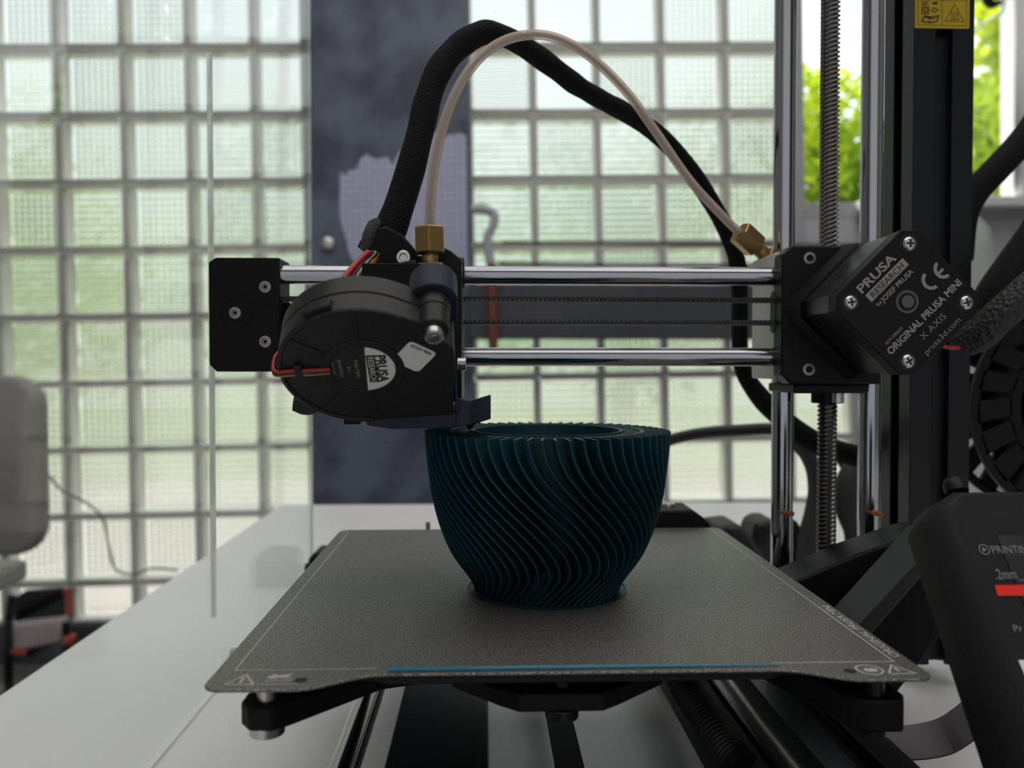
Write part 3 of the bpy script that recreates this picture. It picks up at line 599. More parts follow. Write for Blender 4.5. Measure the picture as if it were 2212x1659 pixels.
# --- Z axis: rods, lead screw, column
for px, yy in ((1693, 377), (1881, 381)):
    a_ = A(px, 530, yy); q = MB(); q.cyl((a_.x, yy, 24), (a_.x, yy, 364), 4.95, n=32); rod = build(q, 'smooth_rod', M['steel'], P)
    g = A(px-4, 1103, yy); q = MB()
    for k, (dx, dz, rr_) in enumerate(((-3, 0.3, 1.3), (-1.5, -.2, 1.5), (0.5, -.5, 1.4), (2.4, -.7, 1.2))):
        yy_ = yy-math.sqrt(max(0, 4.95**2-dx*dx))
        q.lathe([(0.05, -rr_), (rr_*.75, -rr_*.6), (rr_, 0), (rr_*.75, rr_*.6), (.05, rr_)], (g.x+1+dx, yy_+.3, g.z+dz), (1, 0, .2), 10)
    build(q, 'grease_blob', M['grease'], rod, smooth=60)
LX, LY = A(1790, 530, 362).x, 362.0
q = MB(); rings = []; n_ = 20; pitch = 2.0; zz0, zz1 = 26.0, 364.0
steps = int((zz1-zz0)/pitch*6)
for i in range(steps+1):
    z_ = zz0+(zz1-zz0)*i/steps; ring = []
    for k in range(n_):
        a_ = 2*math.pi*k/n_; ph = ((z_/pitch-4*a_/(2*math.pi)) % 1.0)
        r_ = 4.25 if ph < .42 else 4.25-.95*(ph-.42)/.12 if ph < .54 else 3.3 if ph < .86 else 3.3+.95*(ph-.86)/.14
        ring.append(Vector((LX+r_*math.cos(a_), LY+r_*math.sin(a_), z_)))
    rings.append(ring)
q.loft(rings); build(q, 'lead_screw', M['leadscrew'], P, smooth=50)
q = MB(); p = A(1775, 840, 362); q.cyl((LX, LY, z0-9), (LX, LY, z0-4), 7, n=24); build(q, 'lead_nut', M['black'], P, 0.4)
p = A(1805, 843, 356); q = MB(); q.cyl((p.x, 354, z0-8.5), (p.x, 354, z0-4), 2.6, n=16); build(q, 'screw', M['screw'], P)
ZX = A(2035, 500, 394).x
q = MB(); q.prism(slot_section(30, (0, 1, 3)), (ZX, 409, 0), (1, 0, 0), (0, 1, 0), (0, 0, 1), 12, 364); build(q, 'column_extrusion', M['alu_black'], P, 0.3)
q = MB(); q.box((130, 362, 362), (ZX+17, 426, 382)); build(q, 'z_top_bracket', M['black'], P, 1)
# sticker
s0, s1 = A(1977, -6, 393.6), A(2093.5, 62, 393.6)
q = MB(); q.box((s0.x, 393.5, s1.z), (s1.x, 393.95, s0.z+9)); stk = build(q, 'warning_sticker', M['yellow'], P, smooth=0)
def sp(px, py): return A(px, py, 393.4)
def line3(mb, pts, w, closed=False, lift=0.0):      # flat line in the plane y = const, facing the camera
    n_ = len(pts)
    for i in range(n_ if closed else n_-1):
        a_, b_ = Vector(pts[i]), Vector(pts[(i+1) % n_]); d = (b_-a_).normalized(); s_ = Vector((-d.z, 0, d.x))*w/2; e_ = d*w*.4; l = Vector((0, -lift-.006*(i % 2), 0))
        mb.add([a_-e_-s_+l, b_+e_-s_+l, b_+e_+s_+l, a_-e_+s_+l], [(0, 1, 2, 3)])
q = MB(); line3(q, [sp(1983, -30), sp(1983, 54), sp(2088, 56), sp(2088, -30)], .22); line3(q, [sp(2035, -30), sp(2035, 55)], .22); line3(q, [sp(1983, 0), sp(2088, 1)], .22); build(q, 'sticker_frame', M['label_black'], stk, smooth=0)
q = MB(); line3(q, [sp(2041, 46), sp(2083, 47), sp(2062, 10)], .3, True); line3(q, [sp(2053, 42), sp(2072, 42)], .4)
for dx in (0, 6, 12): line3(q, [sp(2056+dx, 39), sp(2058+dx, 34), sp(2055+dx, 30), sp(2057+dx, 25)], .35)
build(q, 'hot_surface_symbol', M['label_black'], stk, smooth=0)
text('DC', 'lettering', sp(1999, 7), (1, 0, 0), (0, 0, 1), 1.9, 3.3, M['label_black'], stk, 0.03)
q = MB(); line3(q, [sp(2015, 7), sp(2022, 7)], .9); a_ = [sp(2021, 3), sp(2021, 11), sp(2027, 7)]; q.add(a_, [(0, 1, 2)]); build(q, 'arrow_symbol', M['label_black'], stk, smooth=0)
q = MB(); line3(q, [sp(1992, 15), sp(2006, 15), sp(2006, 29), sp(1992, 29)], .45, True); cc = sp(1999, 22); line3(q, [cc+Vector((1.1*math.cos(R(t_)), 0, 1.1*math.sin(R(t_)))) for t_ in range(0, 360, 30)], .3, True); line3(q, [sp(1999, 20), sp(1999, 25)], .3); build(q, 'socket_symbol', M['label_black'], stk, smooth=0)
q = MB(); line3(q, [sp(2010, 22), sp(2016, 22)], .35); line3(q, [sp(2016, 17), sp(2016, 27), sp(2021, 26), sp(2024, 22), sp(2021, 18)], .4, True); line3(q, [sp(2024, 22), sp(2030, 22)], .35); build(q, 'plug_symbol', M['label_black'], stk, smooth=0)
q = MB(); line3(q, [sp(1991, 46), sp(1997, 34), sp(2010, 37), sp(2028, 34), sp(2023, 47), sp(2008, 49)], .6, True); line3(q, [sp(2009, 37), sp(2008, 48)], .5); line3(q, [sp(1999, 38), sp(2020, 40)], .5); build(q, 'booklet_symbol', M['label_black'], stk, smooth=0)
# --- Z bottom bracket and brace right of the bed
q = MB(); Yb = 330
pl = [A(1690, 1268, Yb), A(1725, 1252, Yb), A(1860, 1195, Yb), A(2000, 1148, Yb), A(2110, 1150, Yb), A(2110, 1280, Yb), A(2040, 1352, Yb), A(1985, 1436, Yb), A(1900, 1540, Yb), A(1690, 1540, Yb)]
q.prism([(p_.x, p_.z) for p_ in pl], (0, 0, 0), (1, 0, 0), (0, 0, 1), (0, 1, 0), 330, 352); build(q, 'z_base_bracket', M['black'], P, 1.2)
q = MB(); pl = [A(1850, 1357, 292), A(1878, 1376, 292), A(2040, 1189, 292), A(2030, 1158, 292)]
q.prism([(p_.x, p_.z) for p_ in pl], (0, 0, 0), (1, 0, 0), (0, 0, 1), (0, 1, 0), 292, 314); build(q, 'diagonal_brace', mat('dark_grey_plastic', (0.03, 0.031, 0.032), 0.5), P, 0.6)
q = MB(); pl = [A(1840, 1370, 312), A(2080, 1160, 312), A(2050, 1345, 312), A(1985, 1436, 312), A(1880, 1572, 312), A(1840, 1572, 312)]
q.prism([(p_.x, p_.z) for p_ in pl], (0, 0, 0), (1, 0, 0), (0, 0, 1), (0, 1, 0), 312, 329); build(q, 'electronics_box', M['black_print'], P, 0.8)
q = MB(); q.cyl((LX, LY, 20), (LX, LY, A(1790, 1215, 362).z), 9, 8, 28); build(q, 'motor_coupler', M['black_matte'], P, 0.6)
q = MB(); q.box((128, 352, 9), (172, 440, 26)); build(q, 'z_base_plate', M['black_matte'], P, 0.8)
# --- display unit
DO = A(2049, 1066, 226); dn = Vector((0, -0.80, 0.60)); db = Vector((0, 0.60, 0.80)); da = Vector((1, 0, 0))
def dl(a_, b_, c_): return DO+da*a_+db*b_-dn*c_
q = MB()
fr = [(0, -95), (0, -4), (2, -1), (5, 0), (70, 0), (70, -95)]
md = [(-3.4, -95), (-3.4, -5), (-1, -0.8), (3, 1.6), (72, 1.6), (72, -95)]
bk_ = [(-6.5, -95), (-6.5, -6), (-3, -0.5), (3, 2.6), (73, 2.6), (73, -95)]
q.loft([[dl(a_, b_, 0) for a_, b_ in fr], [dl(a_, b_, 2.5) for a_, b_ in md], [dl(a_, b_, 9) for a_, b_ in bk_], [dl(a_, b_, 17) for a_, b_ in bk_]])
dis = build(q, 'display_unit', M['black_matte'], P, 0.3)
s_a, s_b = 9.0, -13.0
q = MB(); q.loft([[dl(a_, b_, c_) for a_, b_ in ((s_a, s_b), (66, s_b), (66, -62), (s_a, -62))] for c_ in (-.05, -.25)]); scr = build(q, 'screen', mat('dark_glass_screen', (0.010, 0.010, 0.012), 0.25), dis, smooth=0)
def emis(name, col, st):
    m, n, o = node_mat(name); e_ = n.nodes.new('ShaderNodeEmission'); e_.inputs[0].default_value = (*col, 1); e_.inputs[1].default_value = st; n.links.new(e_.outputs[0], o.inputs[0]); return m
M['lcd_text'] = emis('lit_display_text', (0.75, 0.75, 0.85), 0.16); M['lcd_red'] = emis('lit_red_bar', (1.0, 0.06, 0.045), 0.42); M['lcd_white'] = emis('lit_white_icon', (0.8, 0.8, 0.95), 0.5)
def scn(px, py): return APL(px, py, dl(0, 0, -.32), dn)
def sctext(s, px, py, h, w, m):
    c = scn(px, py); return text(s, 'lettering', c+da*w/2, da, db, h, w, m, scr, 0.0, 0.02)
sctext('PRINTING', 2142, 1187, 2.2, 11.9, M['lcd_text']); sctext('.2mm_', 2149, 1240, 2.8, 7.2, M['lcd_text']); sctext('Pr', 2189, 1357, 1.8, 2.3, M['lcd_text'])
c = scn(2126, 1187); q = MB()
for k in range(24):
    a0_, a1_ = 2*math.pi*k/24, 2*math.pi*(k+1)/24; q.add([c+(da*math.cos(t_)+db*math.sin(t_))*r_ for t_, r_ in ((a0_, 1.25), (a0_, 1.5), (a1_, 1.5), (a1_, 1.25))], [(0, 1, 2, 3)])
q.add([c-da*.5+db*.7, c-da*.5-db*.7, c+da*.75], [(0, 1, 2)]); build(q, 'play_icon', M['lcd_text'], scr, smooth=0)
c0, c1 = scn(2149, 1264), scn(2155, 1287); q = MB(); q.add([c0, c0+da*30, c0+da*30+(c1-c0)-da*(c1-c0).x, c1], [(0, 1, 2, 3)]); build(q, 'progress_bar', M['lcd_red'], scr, smooth=0)
c0 = scn(2200, 1426); q = MB(); q.add([c0, c0+da*8, c0+da*8-db*6, c0-db*6+da*.3], [(0, 1, 2, 3)]); build(q, 'lit_icon', M['lcd_white'], scr, smooth=0)
q = MB(); p = APL(2062, 1050, dl(0, 0, 6), dn); q.lathe([(3.2, -2.2), (3.2, .4), (2.3, 2.3), (.05, 3.0)], p, db, 24); build(q, 'knob_tip', M['black'], dis, smooth=60)
q = MB(); q.box((DO.x+2, 205, 9), (DO.x+66, 235, 40)); build(q, 'display_stand', M['black_print'], P, 1)
# ribbon cable
q = MB(); cl = spline([A(1890, 1600, 268), A(1960, 1603, 262), A(2030, 1592, 256), A(2075, 1568, 250), A(2120, 1530, 246)], 6)
wv = Vector((0, -9, -7)); q.add([p_+wv*s_ for p_ in cl for s_ in (-.5, .5)]+[p_+wv*s_+Vector((0, .2, -.6)) for p_ in cl for s_ in (-.5, .5)], [(2*i, 2*i+1, 2*i+3, 2*i+2) for i in range(len(cl)-1)]+[(len(cl)*2+2*i, len(cl)*2+2*i+1, len(cl)*2+2*i+3, len(cl)*2+2*i+2) for i in range(len(cl)-1)]+[(2*i+s_, 2*i+2+s_, len(cl)*2+2*i+2+s_, len(cl)*2+2*i+s_) for i in range(len(cl)-1) for s_ in (0, 1)])
build(q, 'ribbon_cable', M['ribbon'], P)
# --- print head
q = MB(); x0, x1 = A(800, 700, 318).x, A(997, 700, 318).x; zt, zb = A(900, 552, 318).z, A(900, 868, 318).z
q.prism([(x0, zb), (x1, zb), (x1, zt-1.5), (x1-4, zt+2), (x1-10, zt+4.6), (x1-14, zt+4.6), (x1-14, zt), (x0, zt)], (0, 0, 0), (1, 0, 0), (0, 0, 1), (0, 1, 0), 318, 362)
build(q, 'carriage', M['black'], P, 0.8)
q = MB(); a_ = A(978, 573, 317); q.cyl((x1-7.5, 340, zr1), (x1+.6, 340, zr1), 6.5, n=28); build(q, 'bearing', M['black'], P, 0.5)
q = MB(); b0_, b1_ = A(785, 571, 300), A(900, 600, 300); q.box((b0_.x, 296, b1_.z-4), (b1_.x, 318, b0_.z)); build(q, 'heatsink_cover', M['black_print'], P, 0.5)
# fan
T = R(48); YAW = R(4)
fn = Vector((math.sin(YAW)*math.cos(T), -math.cos(YAW)*math.cos(T), -math.sin(T))); fx = Vector((math.cos(YAW), math.sin(YAW), 0)); fy = fx.cross(-fn).normalized() * -1
if fy.z < 0: fy = -fy
FC = A(784, 797, 240)
def fl(u_, w_, d_=0.0): return FC+fx*u_+fy*w_+fn*d_
prof = []
for k in range(0, 49):
    a_ = R(62+(270-62)*k/48); prof.append((24.4*math.cos(a_), 24.4*math.sin(a_)))
prof += [(5, -24.4), (26.8, -24.4), (26.8, 4), (26.2, 9)] + [(26.5*math.cos(R(a_)), 24.5*math.sin(R(a_))) for a_ in (28, 36, 44, 52)]
q = MB(); q.prism(prof, FC, fx, fy, fn, -13.5, -6.9); q.prism(prof, FC, fx, fy, fn, -6.5, 0); q.prism([(a_*.99, b_*.99) for a_, b_ in prof], FC, fx, fy, fn, -7, -6.4)
fan = build(q, 'print_fan', M['fan_black'], P, 0.9)
def ringq(mb, r0, r1, d0, d1, n=48, a0=0, a1=360):
    pts = []
    for k in range(n+1):
        t_ = R(a0+(a1-a0)*k/n); e_ = (math.cos(t_), math.sin(t_))
        pts.append([fl(e_[0]*r0, e_[1]*r0, d0), fl(e_[0]*r0, e_[1]*r0, d1), fl(e_[0]*r1, e_[1]*r1, d1), fl(e_[0]*r1, e_[1]*r1, d0)])
    mb.loft(pts, cap=True)
q = MB(); ringq(q, 23.0, 24.4, -.2, .55, 48, 60, 275); build(q, 'fan_rim', M['fan_black'], fan, 0.3)
q = MB(); ringq(q, 9.6, 12.2, -.1, .35); build(q, 'hub_ring', M['fan_black'], fan, 0.2)
for a_ in (93, 148, 235, 281):
    q = MB(); d = Vector((math.cos(R(a_)), math.sin(R(a_)), 0)); s_ = Vector((-d.y, d.x, 0))*.55; r0_, r1_ = 12, 23.2
    q.loft([[fl(*(d*r_+s_*k_).xy, h_) for k_, h_ in ((-1, -.1), (-.7, .5), (.7, .5), (1, -.1))] for r_ in (r0_, r1_)]); build(q, 'spoke', M['fan_black'], fan)
q = MB(); q.add([fl(9.5*math.cos(R(k*7.5)), 9.5*math.sin(R(k*7.5)), .1) for k in range(48)], [tuple(range(48))]); lab = build(q, 'hub_label', M['label_black'], fan, smooth=0)
q = MB(); q.add([fl(9.45*math.cos(R(t_)), 9.45*math.sin(R(t_)), .16) for t_ in range(-84, 90, 6)], [tuple(range(29))]); build(q, 'white_half_label', M['white_label'], lab, smooth=0)
tdx, tdy = (-fy+fx*.06).normalized(), (fx+fy*.06).normalized()
def ftext(s, u_, w_, h_, wd, m, bold=0.0, lift=.2): return text(s, 'lettering', fl(u_, w_), tdx, tdy, h_, wd, m, lab, bold, lift)
ftext('PRUSA', 5.6, .3, 2.9, 11.8, M['label_black'], .035, .24)
c = fl(2.75, .2); q = MB(); q.add([c+tdx*a_+tdy*b_+fn*.22 for a_, b_ in ((-5.9, -1.35), (5.9, -1.35), (5.9, 1.35), (-5.9, 1.35))], [(0, 1, 2, 3)]); build(q, 'name_plate', M['label_black'], lab, smooth=0)
text('RESEARCH', 'lettering', c, tdx, tdy, 1.75, 10.4, M['white_label'], lab, 0, .3)
ftext('Print FAN', -1.6, .3, 1.1, 7.4, M['etch'], 0); ftext('5V', -4.0, .3, 1.0, 1.9, M['etch']); ftext('prusa3d.cz', -6.2, .2, 1.05, 7.6, M['etch']); ftext('MADE IN CHINA', -8.4, .3, .55, 5.2, M['etch'])
# second sticker on the fan (its square code is left out)
c = fl(15.0, 5.3); sx_, sy_ = (fx*.80+fy*.60).normalized(), (-fx*.60+fy*.80).normalized()
def rrect(w_, h_, r_, n=5):
    out = []
    for cx, cy_, t0 in ((w_-r_, h_-r_, 0), (-w_+r_, h_-r_, 90), (-w_+r_, -h_+r_, 180), (w_-r_, -h_+r_, 270)):
        out += [(cx+r_*math.cos(R(t0+90*k/n)), cy_+r_*math.sin(R(t0+90*k/n))) for k in range(n+1)]
    return out
u2, v2 = (fx*.83-fy*.56), (fx*.56+fy*.83)
q = MB(); pts = rrect(4.6, 5.0, 1.3); q.add([c+u2*a_+v2*b_+fn*.12 for a_, b_ in pts]+[c+u2*a_+v2*b_-fn*.02 for a_, b_ in pts], [tuple(range(len(pts)))]+[(i, (i+1) % len(pts), len(pts)+(i+1) % len(pts), len(pts)+i) for i in range(len(pts))]); q_ = build(q, 'white_sticker', M['white_label'], fan, smooth=0)
text('4336-133159', 'lettering', c+v2*3.7, -u2, -v2, 1.1, 7.0, M['label_black'], q_, 0.03, .2)
# clip tab, screw boss, lug, wires
q = MB(); q.loft([[fl(24.6*math.cos(R(a_))*s_, 24.6*math.sin(R(a_))*s_, d_) for s_, d_ in ((.98, -1), (1.05, -1), (1.05, -4.5), (.98, -4.5))] for a_ in (107, 112, 117, 122, 127)]); build(q, 'clip_tab', M['fan_black'], fan, 0.3)
bc = (20.6, 16.6)
q = MB(); q.cyl(fl(*bc, -13.5), fl(*bc, -6.4), 4.9, n=28); q.cyl(fl(*bc, -6.8), fl(*bc, -6.2), 4.6, n=28); q.cyl(fl(*bc, -6.4), fl(*bc, .4), 4.7, 4.3, n=28); bs = build(q, 'screw_boss', M['fan_black'], fan, 0.4)
socket_screw(fl(*bc, .3), fn, 2.75, 3.2, bs)
lc = (-19.8, -24.4)
q = MB(); pts = [(4.0*math.cos(R(t_)), 4.0*math.sin(R(t_))) for t_ in range(150, 331, 15)]
q.prism([(lc[0]-1.5, lc[1]+9), (lc[0]-3.9, lc[1])]+[(lc[0]+a_, lc[1]+b_) for a_, b_ in pts]+[(lc[0]+6, lc[1]-.5), (lc[0]+11, lc[1]+3), (lc[0]+9, lc[1]+9)], FC, fx, fy, fn, -12, -5.5); lg = build(q, 'mounting_lug', M['fan_black'], fan, 0.5)
q = MB(); q.add([fl(lc[0]+2.4*math.cos(R(k*15)), lc[1]+2.4*math.sin(R(k*15)), -5.42) for k in range(24)], [tuple(range(24))]); build(q, 'lug_hole', M['label_black'], lg, smooth=0)
for i, (m_, dw, dd) in enumerate((('wire_red', 0.9, .8), ('wire_black', 0.2, 1.1), ('wire_yellow', -.7, .8))):
    q = MB(); q.tube(spline([fl(-24.4, -3+dw, -10), fl(-25.8, -2.2+dw, -6.5), fl(-26.1, -1.7+dw*.8, -3), fl(-25.2, -1.4+dw, dd-.2), fl(-21, -.9+dw, dd), fl(-15, -.6+dw, dd), fl(-9.4, -.4+dw*.8, dd-.3)], 5), .55, 8); build(q, 'fan_wire', M[m_], fan, label={'wire_red': 'red wire', 'wire_black': 'black wire', 'wire_yellow': 'orange yellow wire'}[m_])
q = MB(); q.loft([[fl(a_, b_, d_) for a_, b_ in ((-19.6, -2.6), (-17.2, -2.6), (-17.2, 2.6), (-19.6, 2.6))] for d_ in (0, 1.5)]); build(q, 'wire_clip', M['fan_black'], fan, 0.3)
# shroud
q = MB(); Ys = 258
def shp(mb, pts, y0, y1): mb.prism([(p_.x, p_.z) for p_ in pts], (0, 0, 0), (1, 0, 0), (0, 0, 1), (0, 1, 0), y0, y1)
shp(q, [A(790, 893, Ys), A(845, 890, Ys), A(986, 890, Ys), A(986, 923, Ys), A(845, 927, Ys), A(792, 919, Ys)], Ys, 306)
q.loft([[A(985, 858, Ys), A(985, 924, Ys), A(985, 924, Ys+40), A(985, 858, Ys+40)], [A(1016, 866, Ys), A(1016, 918, Ys), A(1016, 918, Ys+40), A(1016, 866, Ys+40)], [A(1060, 852, Ys+14), A(1060, 905, Ys+14), A(1060, 905, Ys+40), A(1060, 852, Ys+40)]])
build(q, 'fan_shroud', M['navy'], P, 0.4)
q = MB(); q.loft([[A(px, py, Y_) for px, py, Y_ in ring] for ring in (
    [(962, 585, 250), (962, 585, 262), (984, 890, 275), (984, 890, 256)], [(972, 585, 250), (972, 585, 262), (991, 890, 275), (991, 890, 256)])]); build(q, 'shroud_side', M['navy'], P, 0.3)
q = MB(); c0 = fl(*bc, -13.6); pr = [(7.0*math.cos(R(t_)), 7.0*math.sin(R(t_))) for t_ in range(0, 181, 15)]
q.prism([(7.0, -8)]+pr+[(-7.0, -8)], c0, fx, fy, fn, -7, 2.5); build(q, 'fan_holder', M['navy'], P, 0.5)
q = MB(); p = A(763, 902, 290); q.box((p.x-2.8, 287, p.z-2.2), (p.x+2.8, 293, p.z+6)); build(q, 'probe', M['black_print'], P, 0.3)
q = MB(); p = A(997, 786, 300); q.cyl((p.x-2, 312, p.z), (p.x+1.4, 312, p.z), 2.6, n=20); build(q, 'screw', M['screw'], P, 0.2)
nz_ = Vector((p.x+3, 299, BZ+VH+.5)); q = MB(); q.lathe([(.4, 0), (2.2, 2.2), (4, 2.3), (4, 5), (.05, 5)], nz_, (0, 0, 1), 20); build(q, 'nozzle', M['brass'], P)
# brass fitting + tube
def hexfit(base, top, parts, name):
    base, top = Vector(base), Vector(top); d = (top-base).normalized(); q = MB()
    side = d.cross(Vector((0, 1, 0))).normalized()
    for r_, h0, h1, n_ in parts:
        ang = side*math.cos(R(30 if n_ == 6 else 0))+d.cross(side)*math.sin(R(30 if n_ == 6 else 0))
        q.lathe([(r_*.93, h0), (r_, h0+.5), (r_, h1-.5), (r_*.93, h1)], base, d, n_, ang)
    return build(q, name, M['brass'], P, 0.15)
Yf = 306
g0, g1 = A(930, 590, Yf), A(928, 490, Yf); L = (g1-g0).length
hexfit(g0, g1, [(5.6, 0, 3.6, 6), (3.0, 3, 7.3, 20), (6.0, L-10, L, 6)], 'tube_fitting')
q = MB(); q.cyl(A(930, 600, Yf), A(930, 582, Yf), 6.8, n=20); build(q, 'hotend_collar', M['black'], P, 0.4)
tp = [(928, 500, 306), (929, 470, 306), (931, 420, 306), (942, 335, 308), (967, 242, 311), (1000, 172, 315), (1045, 117, 319), (1100, 84, 324), (1165, 75, 330), (1226, 92, 335), (1290, 135, 340), (1358, 204, 346), (1420, 290, 351), (1490, 390, 358), (1560, 466, 364), (1606, 512, 367)]
path = spline([A(*p_) for p_ in tp], 6)
q = MB(); q.tube(path, 1.95, 16); build(q, 'bowden_tube', M['ptfe'], P, smooth=80)
q = MB(); q.tube(path, .85, 10); build(q, 'filament', M['filament'], P, smooth=80)
h0, h1 = A(1668, 566, 372), A(1592, 496, 367); L = (h1-h0).length
hexfit(h0, h1, [(5.0, 0, 5, 6), (3.2, 4, 9, 16), (5.9, L-12.5, L-1.5, 6)], 'tube_fitting')
# main sleeve
sp_ = [(800, 552, 322, 6.0), (822, 520, 322, 6.3), (846, 489, 322, 6.4), (882, 383, 325, 5.7), (908, 285, 328, 5.5), (926, 208, 331, 5.4), (951, 147, 334, 5.3), (988, 103, 338, 5.2), (1027, 77, 341, 5.1), (1060, 70, 344, 4.7), (1106, 86, 350, 4.2), (1150, 113, 358, 4.7), (1197, 147, 366, 4.6), (1240, 180, 374, 4.6), (1272, 200, 380, 4.3), (1311, 222, 388, 4.5), (1352, 244, 396, 4.5), (1420, 290, 410, 4.6), (1482, 355, 422, 4.6), (1538, 440, 432, 4.7), (1573, 505, 440, 4.7), (1593, 570, 446, 4.7), (1598, 640, 450, 4.6), (1598, 720, 452, 4.5), (1603, 790, 454, 4.6), (1632, 845, 456, 5.4), (1685, 900, 458, 6.0), (1760, 955, 460, 6.2), (1850, 985, 462, 6.2), (1930, 1000, 462, 6.2)]
path = spline([A(a_, b_, c_) for a_, b_, c_, r_ in sp_], 5); rr = []
for i in range(len(path)):
    k = min(i/5, len(sp_)-1.001); j = int(k); rr.append((sp_[j][3]+(sp_[j+1][3]-sp_[j][3])*(k-j))*(1+.03*math.sin(i*.9)))
q = MB(); q.tube(path, rr, 24); build(q, 'cable_sleeve', M['sleeve'], P, smooth=80)
# sleeve clamp, wires
q = MB(); pl = [A(px, py, 312) for px, py in ((778, 562), (806, 498), (832, 486), (868, 505), (898, 540), (893, 592), (868, 602), (842, 570), (806, 585))]
q.prism([(p_.x, p_.z) for p_ in pl], (0, 0, 0), (1, 0, 0), (0, 0, 1), (0, 1, 0), 312, 332); cl_ = build(q, 'sleeve_clamp', M['black_print'], P, 1.0)
q = MB(); q.tube([A(790, 540, 314), A(797, 510, 313), A(808, 486, 314), A(816, 478, 316)], [2.2, 2.6, 2.6, 1.6], 10); build(q, 'fabric_end', mat('frayed_fabric', (0.07, 0.07, 0.07), .95, bump=('noise', 900, 1, .002)), cl_, smooth=70)
socket_screw(A(872, 557, 311.6), (0, -1, 0), 2.75, 1.6, cl_)
q = MB(); q.prism([(p_.x, p_.z) for p_ in [A(px, py, 300) for px, py in ((845, 570), (898, 560), (900, 640), (880, 625), (852, 600))]], (0, 0, 0), (1, 0, 0), (0, 0, 1), (0, 1, 0), 300, 312); build(q, 'knitted_cover', mat('knitted_textile', (0.03, 0.03, 0.03), .8, bump=('voronoi', 1200, 1, .001)), P, 0.5)
for i, m_ in enumerate(('wire_red', 'wire_red', 'wire_black', 'wire_white', 'wire_black', 'wire_yellow', 'wire_red')):
    dx = i*7; q = MB(); q.tube(spline([A(796+dx*.7, 545, 310+i*.6), A(778+dx*.8, 562, 306+i), A(757+dx, 585, 300+i), A(738+dx*1.1, 612, 296+i), A(730+dx*1.1, 640, 296+i)], 5), .85 if i else 1.3, 8); build(q, 'head_wire', M[m_], P, smooth=70)
# ------------------------------------------------------------------ acrylic panel and its bracket
ac = thing('acrylic_panel', 'clear acrylic panel with a long vertical slot standing on the left of the printer', 'panel', (-135, 270, 0))
y0_, y1_, zt_ = -120.0, 631.0, 520.0
sy0, sy1, sz0, sz1 = 402.5, 405.5, 36.0, 312.0
def stadium(yc, z0, z1, r_, n=10): return [(yc+r_*math.cos(R(180*k/n)), z1-r_+r_*math.sin(R(180*k/n))) for k in range(n+1)]+[(yc-r_*math.cos(R(180*k/n)), z0+r_-r_*math.sin(R(180*k/n))) for k in range(n+1)]
sl = stadium(404, sz0, sz1, 1.5)
q = MB(); ys = [y0_, 399.0, 409.0, y1_]
def plate_quad(mb, ya, yb, za, zb):
    for x in (-135.0, -133.0): mb.add([(x, ya, za), (x, yb, za), (x, yb, zb), (x, ya, zb)], [(0, 1, 2, 3)])
q.mi = 0
plate_quad(q, y0_, sy0, 0, zt_); plate_quad(q, sy1, y1_, 0, zt_)
up = [(y_, z_) for y_, z_ in sl[:11]]; dn_ = sl[11:]
for x in (-135.0, -133.0):
    q.add([(x, sy1, zt_), (x, sy0, zt_)]+[(x, y_, z_) for y_, z_ in reversed(up)], [tuple(range(13))])
    q.add([(x, sy0, 0), (x, sy1, 0)]+[(x, y_, z_) for y_, z_ in reversed(dn_)], [tuple(range(13))])
build(q, 'clear_sheet', M['acrylic'], ac, smooth=0)
q = MB(); q.loft([[(-135, y_, z_) for y_, z_ in sl], [(-133, y_, z_) for y_, z_ in sl]], cap=False)
build(q, 'slot_edge', M['acrylic_edge'], ac)
q = MB()
for ya, yb in ((y0_, y0_+.3), (y1_-.3, y1_)): q.box((-135, ya, 0), (-133, yb, zt_))
build(q, 'cut_edge', M['acrylic_edge'], ac, smooth=0)
q = MB(); q.box((-136.0, y0_, 0), (-132.2, y1_, 1.6)); build(q, 'bottom_edge', mat('painted_edge_glow', (0.9, 0.9, 0.9), 0.2), ac, smooth=0)  # widened white strip: glow of light in the acrylic edge, painted as colour
q = MB(); q.lathe([(2.2, 0), (2.2, 9), (1.6, 10.4), (.05, 10.8)], (-132.9, 432, .4), (0, 0, 1), 16); build(q, 'corner_pin', M['acrylic_edge'], ac)
br = thing('panel_bracket', 'small black bracket at the back foot of the clear acrylic panel', 'bracket', (-115, 605, 0))
q = MB(); q.prism([(-128, 0), (-100, 0), (-100, 21), (-104, 25), (-124, 25), (-128, 21)], (0, 0, 0), (1, 0, 0), (0, 0, 1), (0, 1, 0), 590, 618); build(q, 'bracket_body', M['black'], br, 1)
q = MB(); q.cyl((-132.8, 603, 11), (-128, 603, 11), 4, n=16); build(q, 'bracket_screw', M['black'], br, .4)
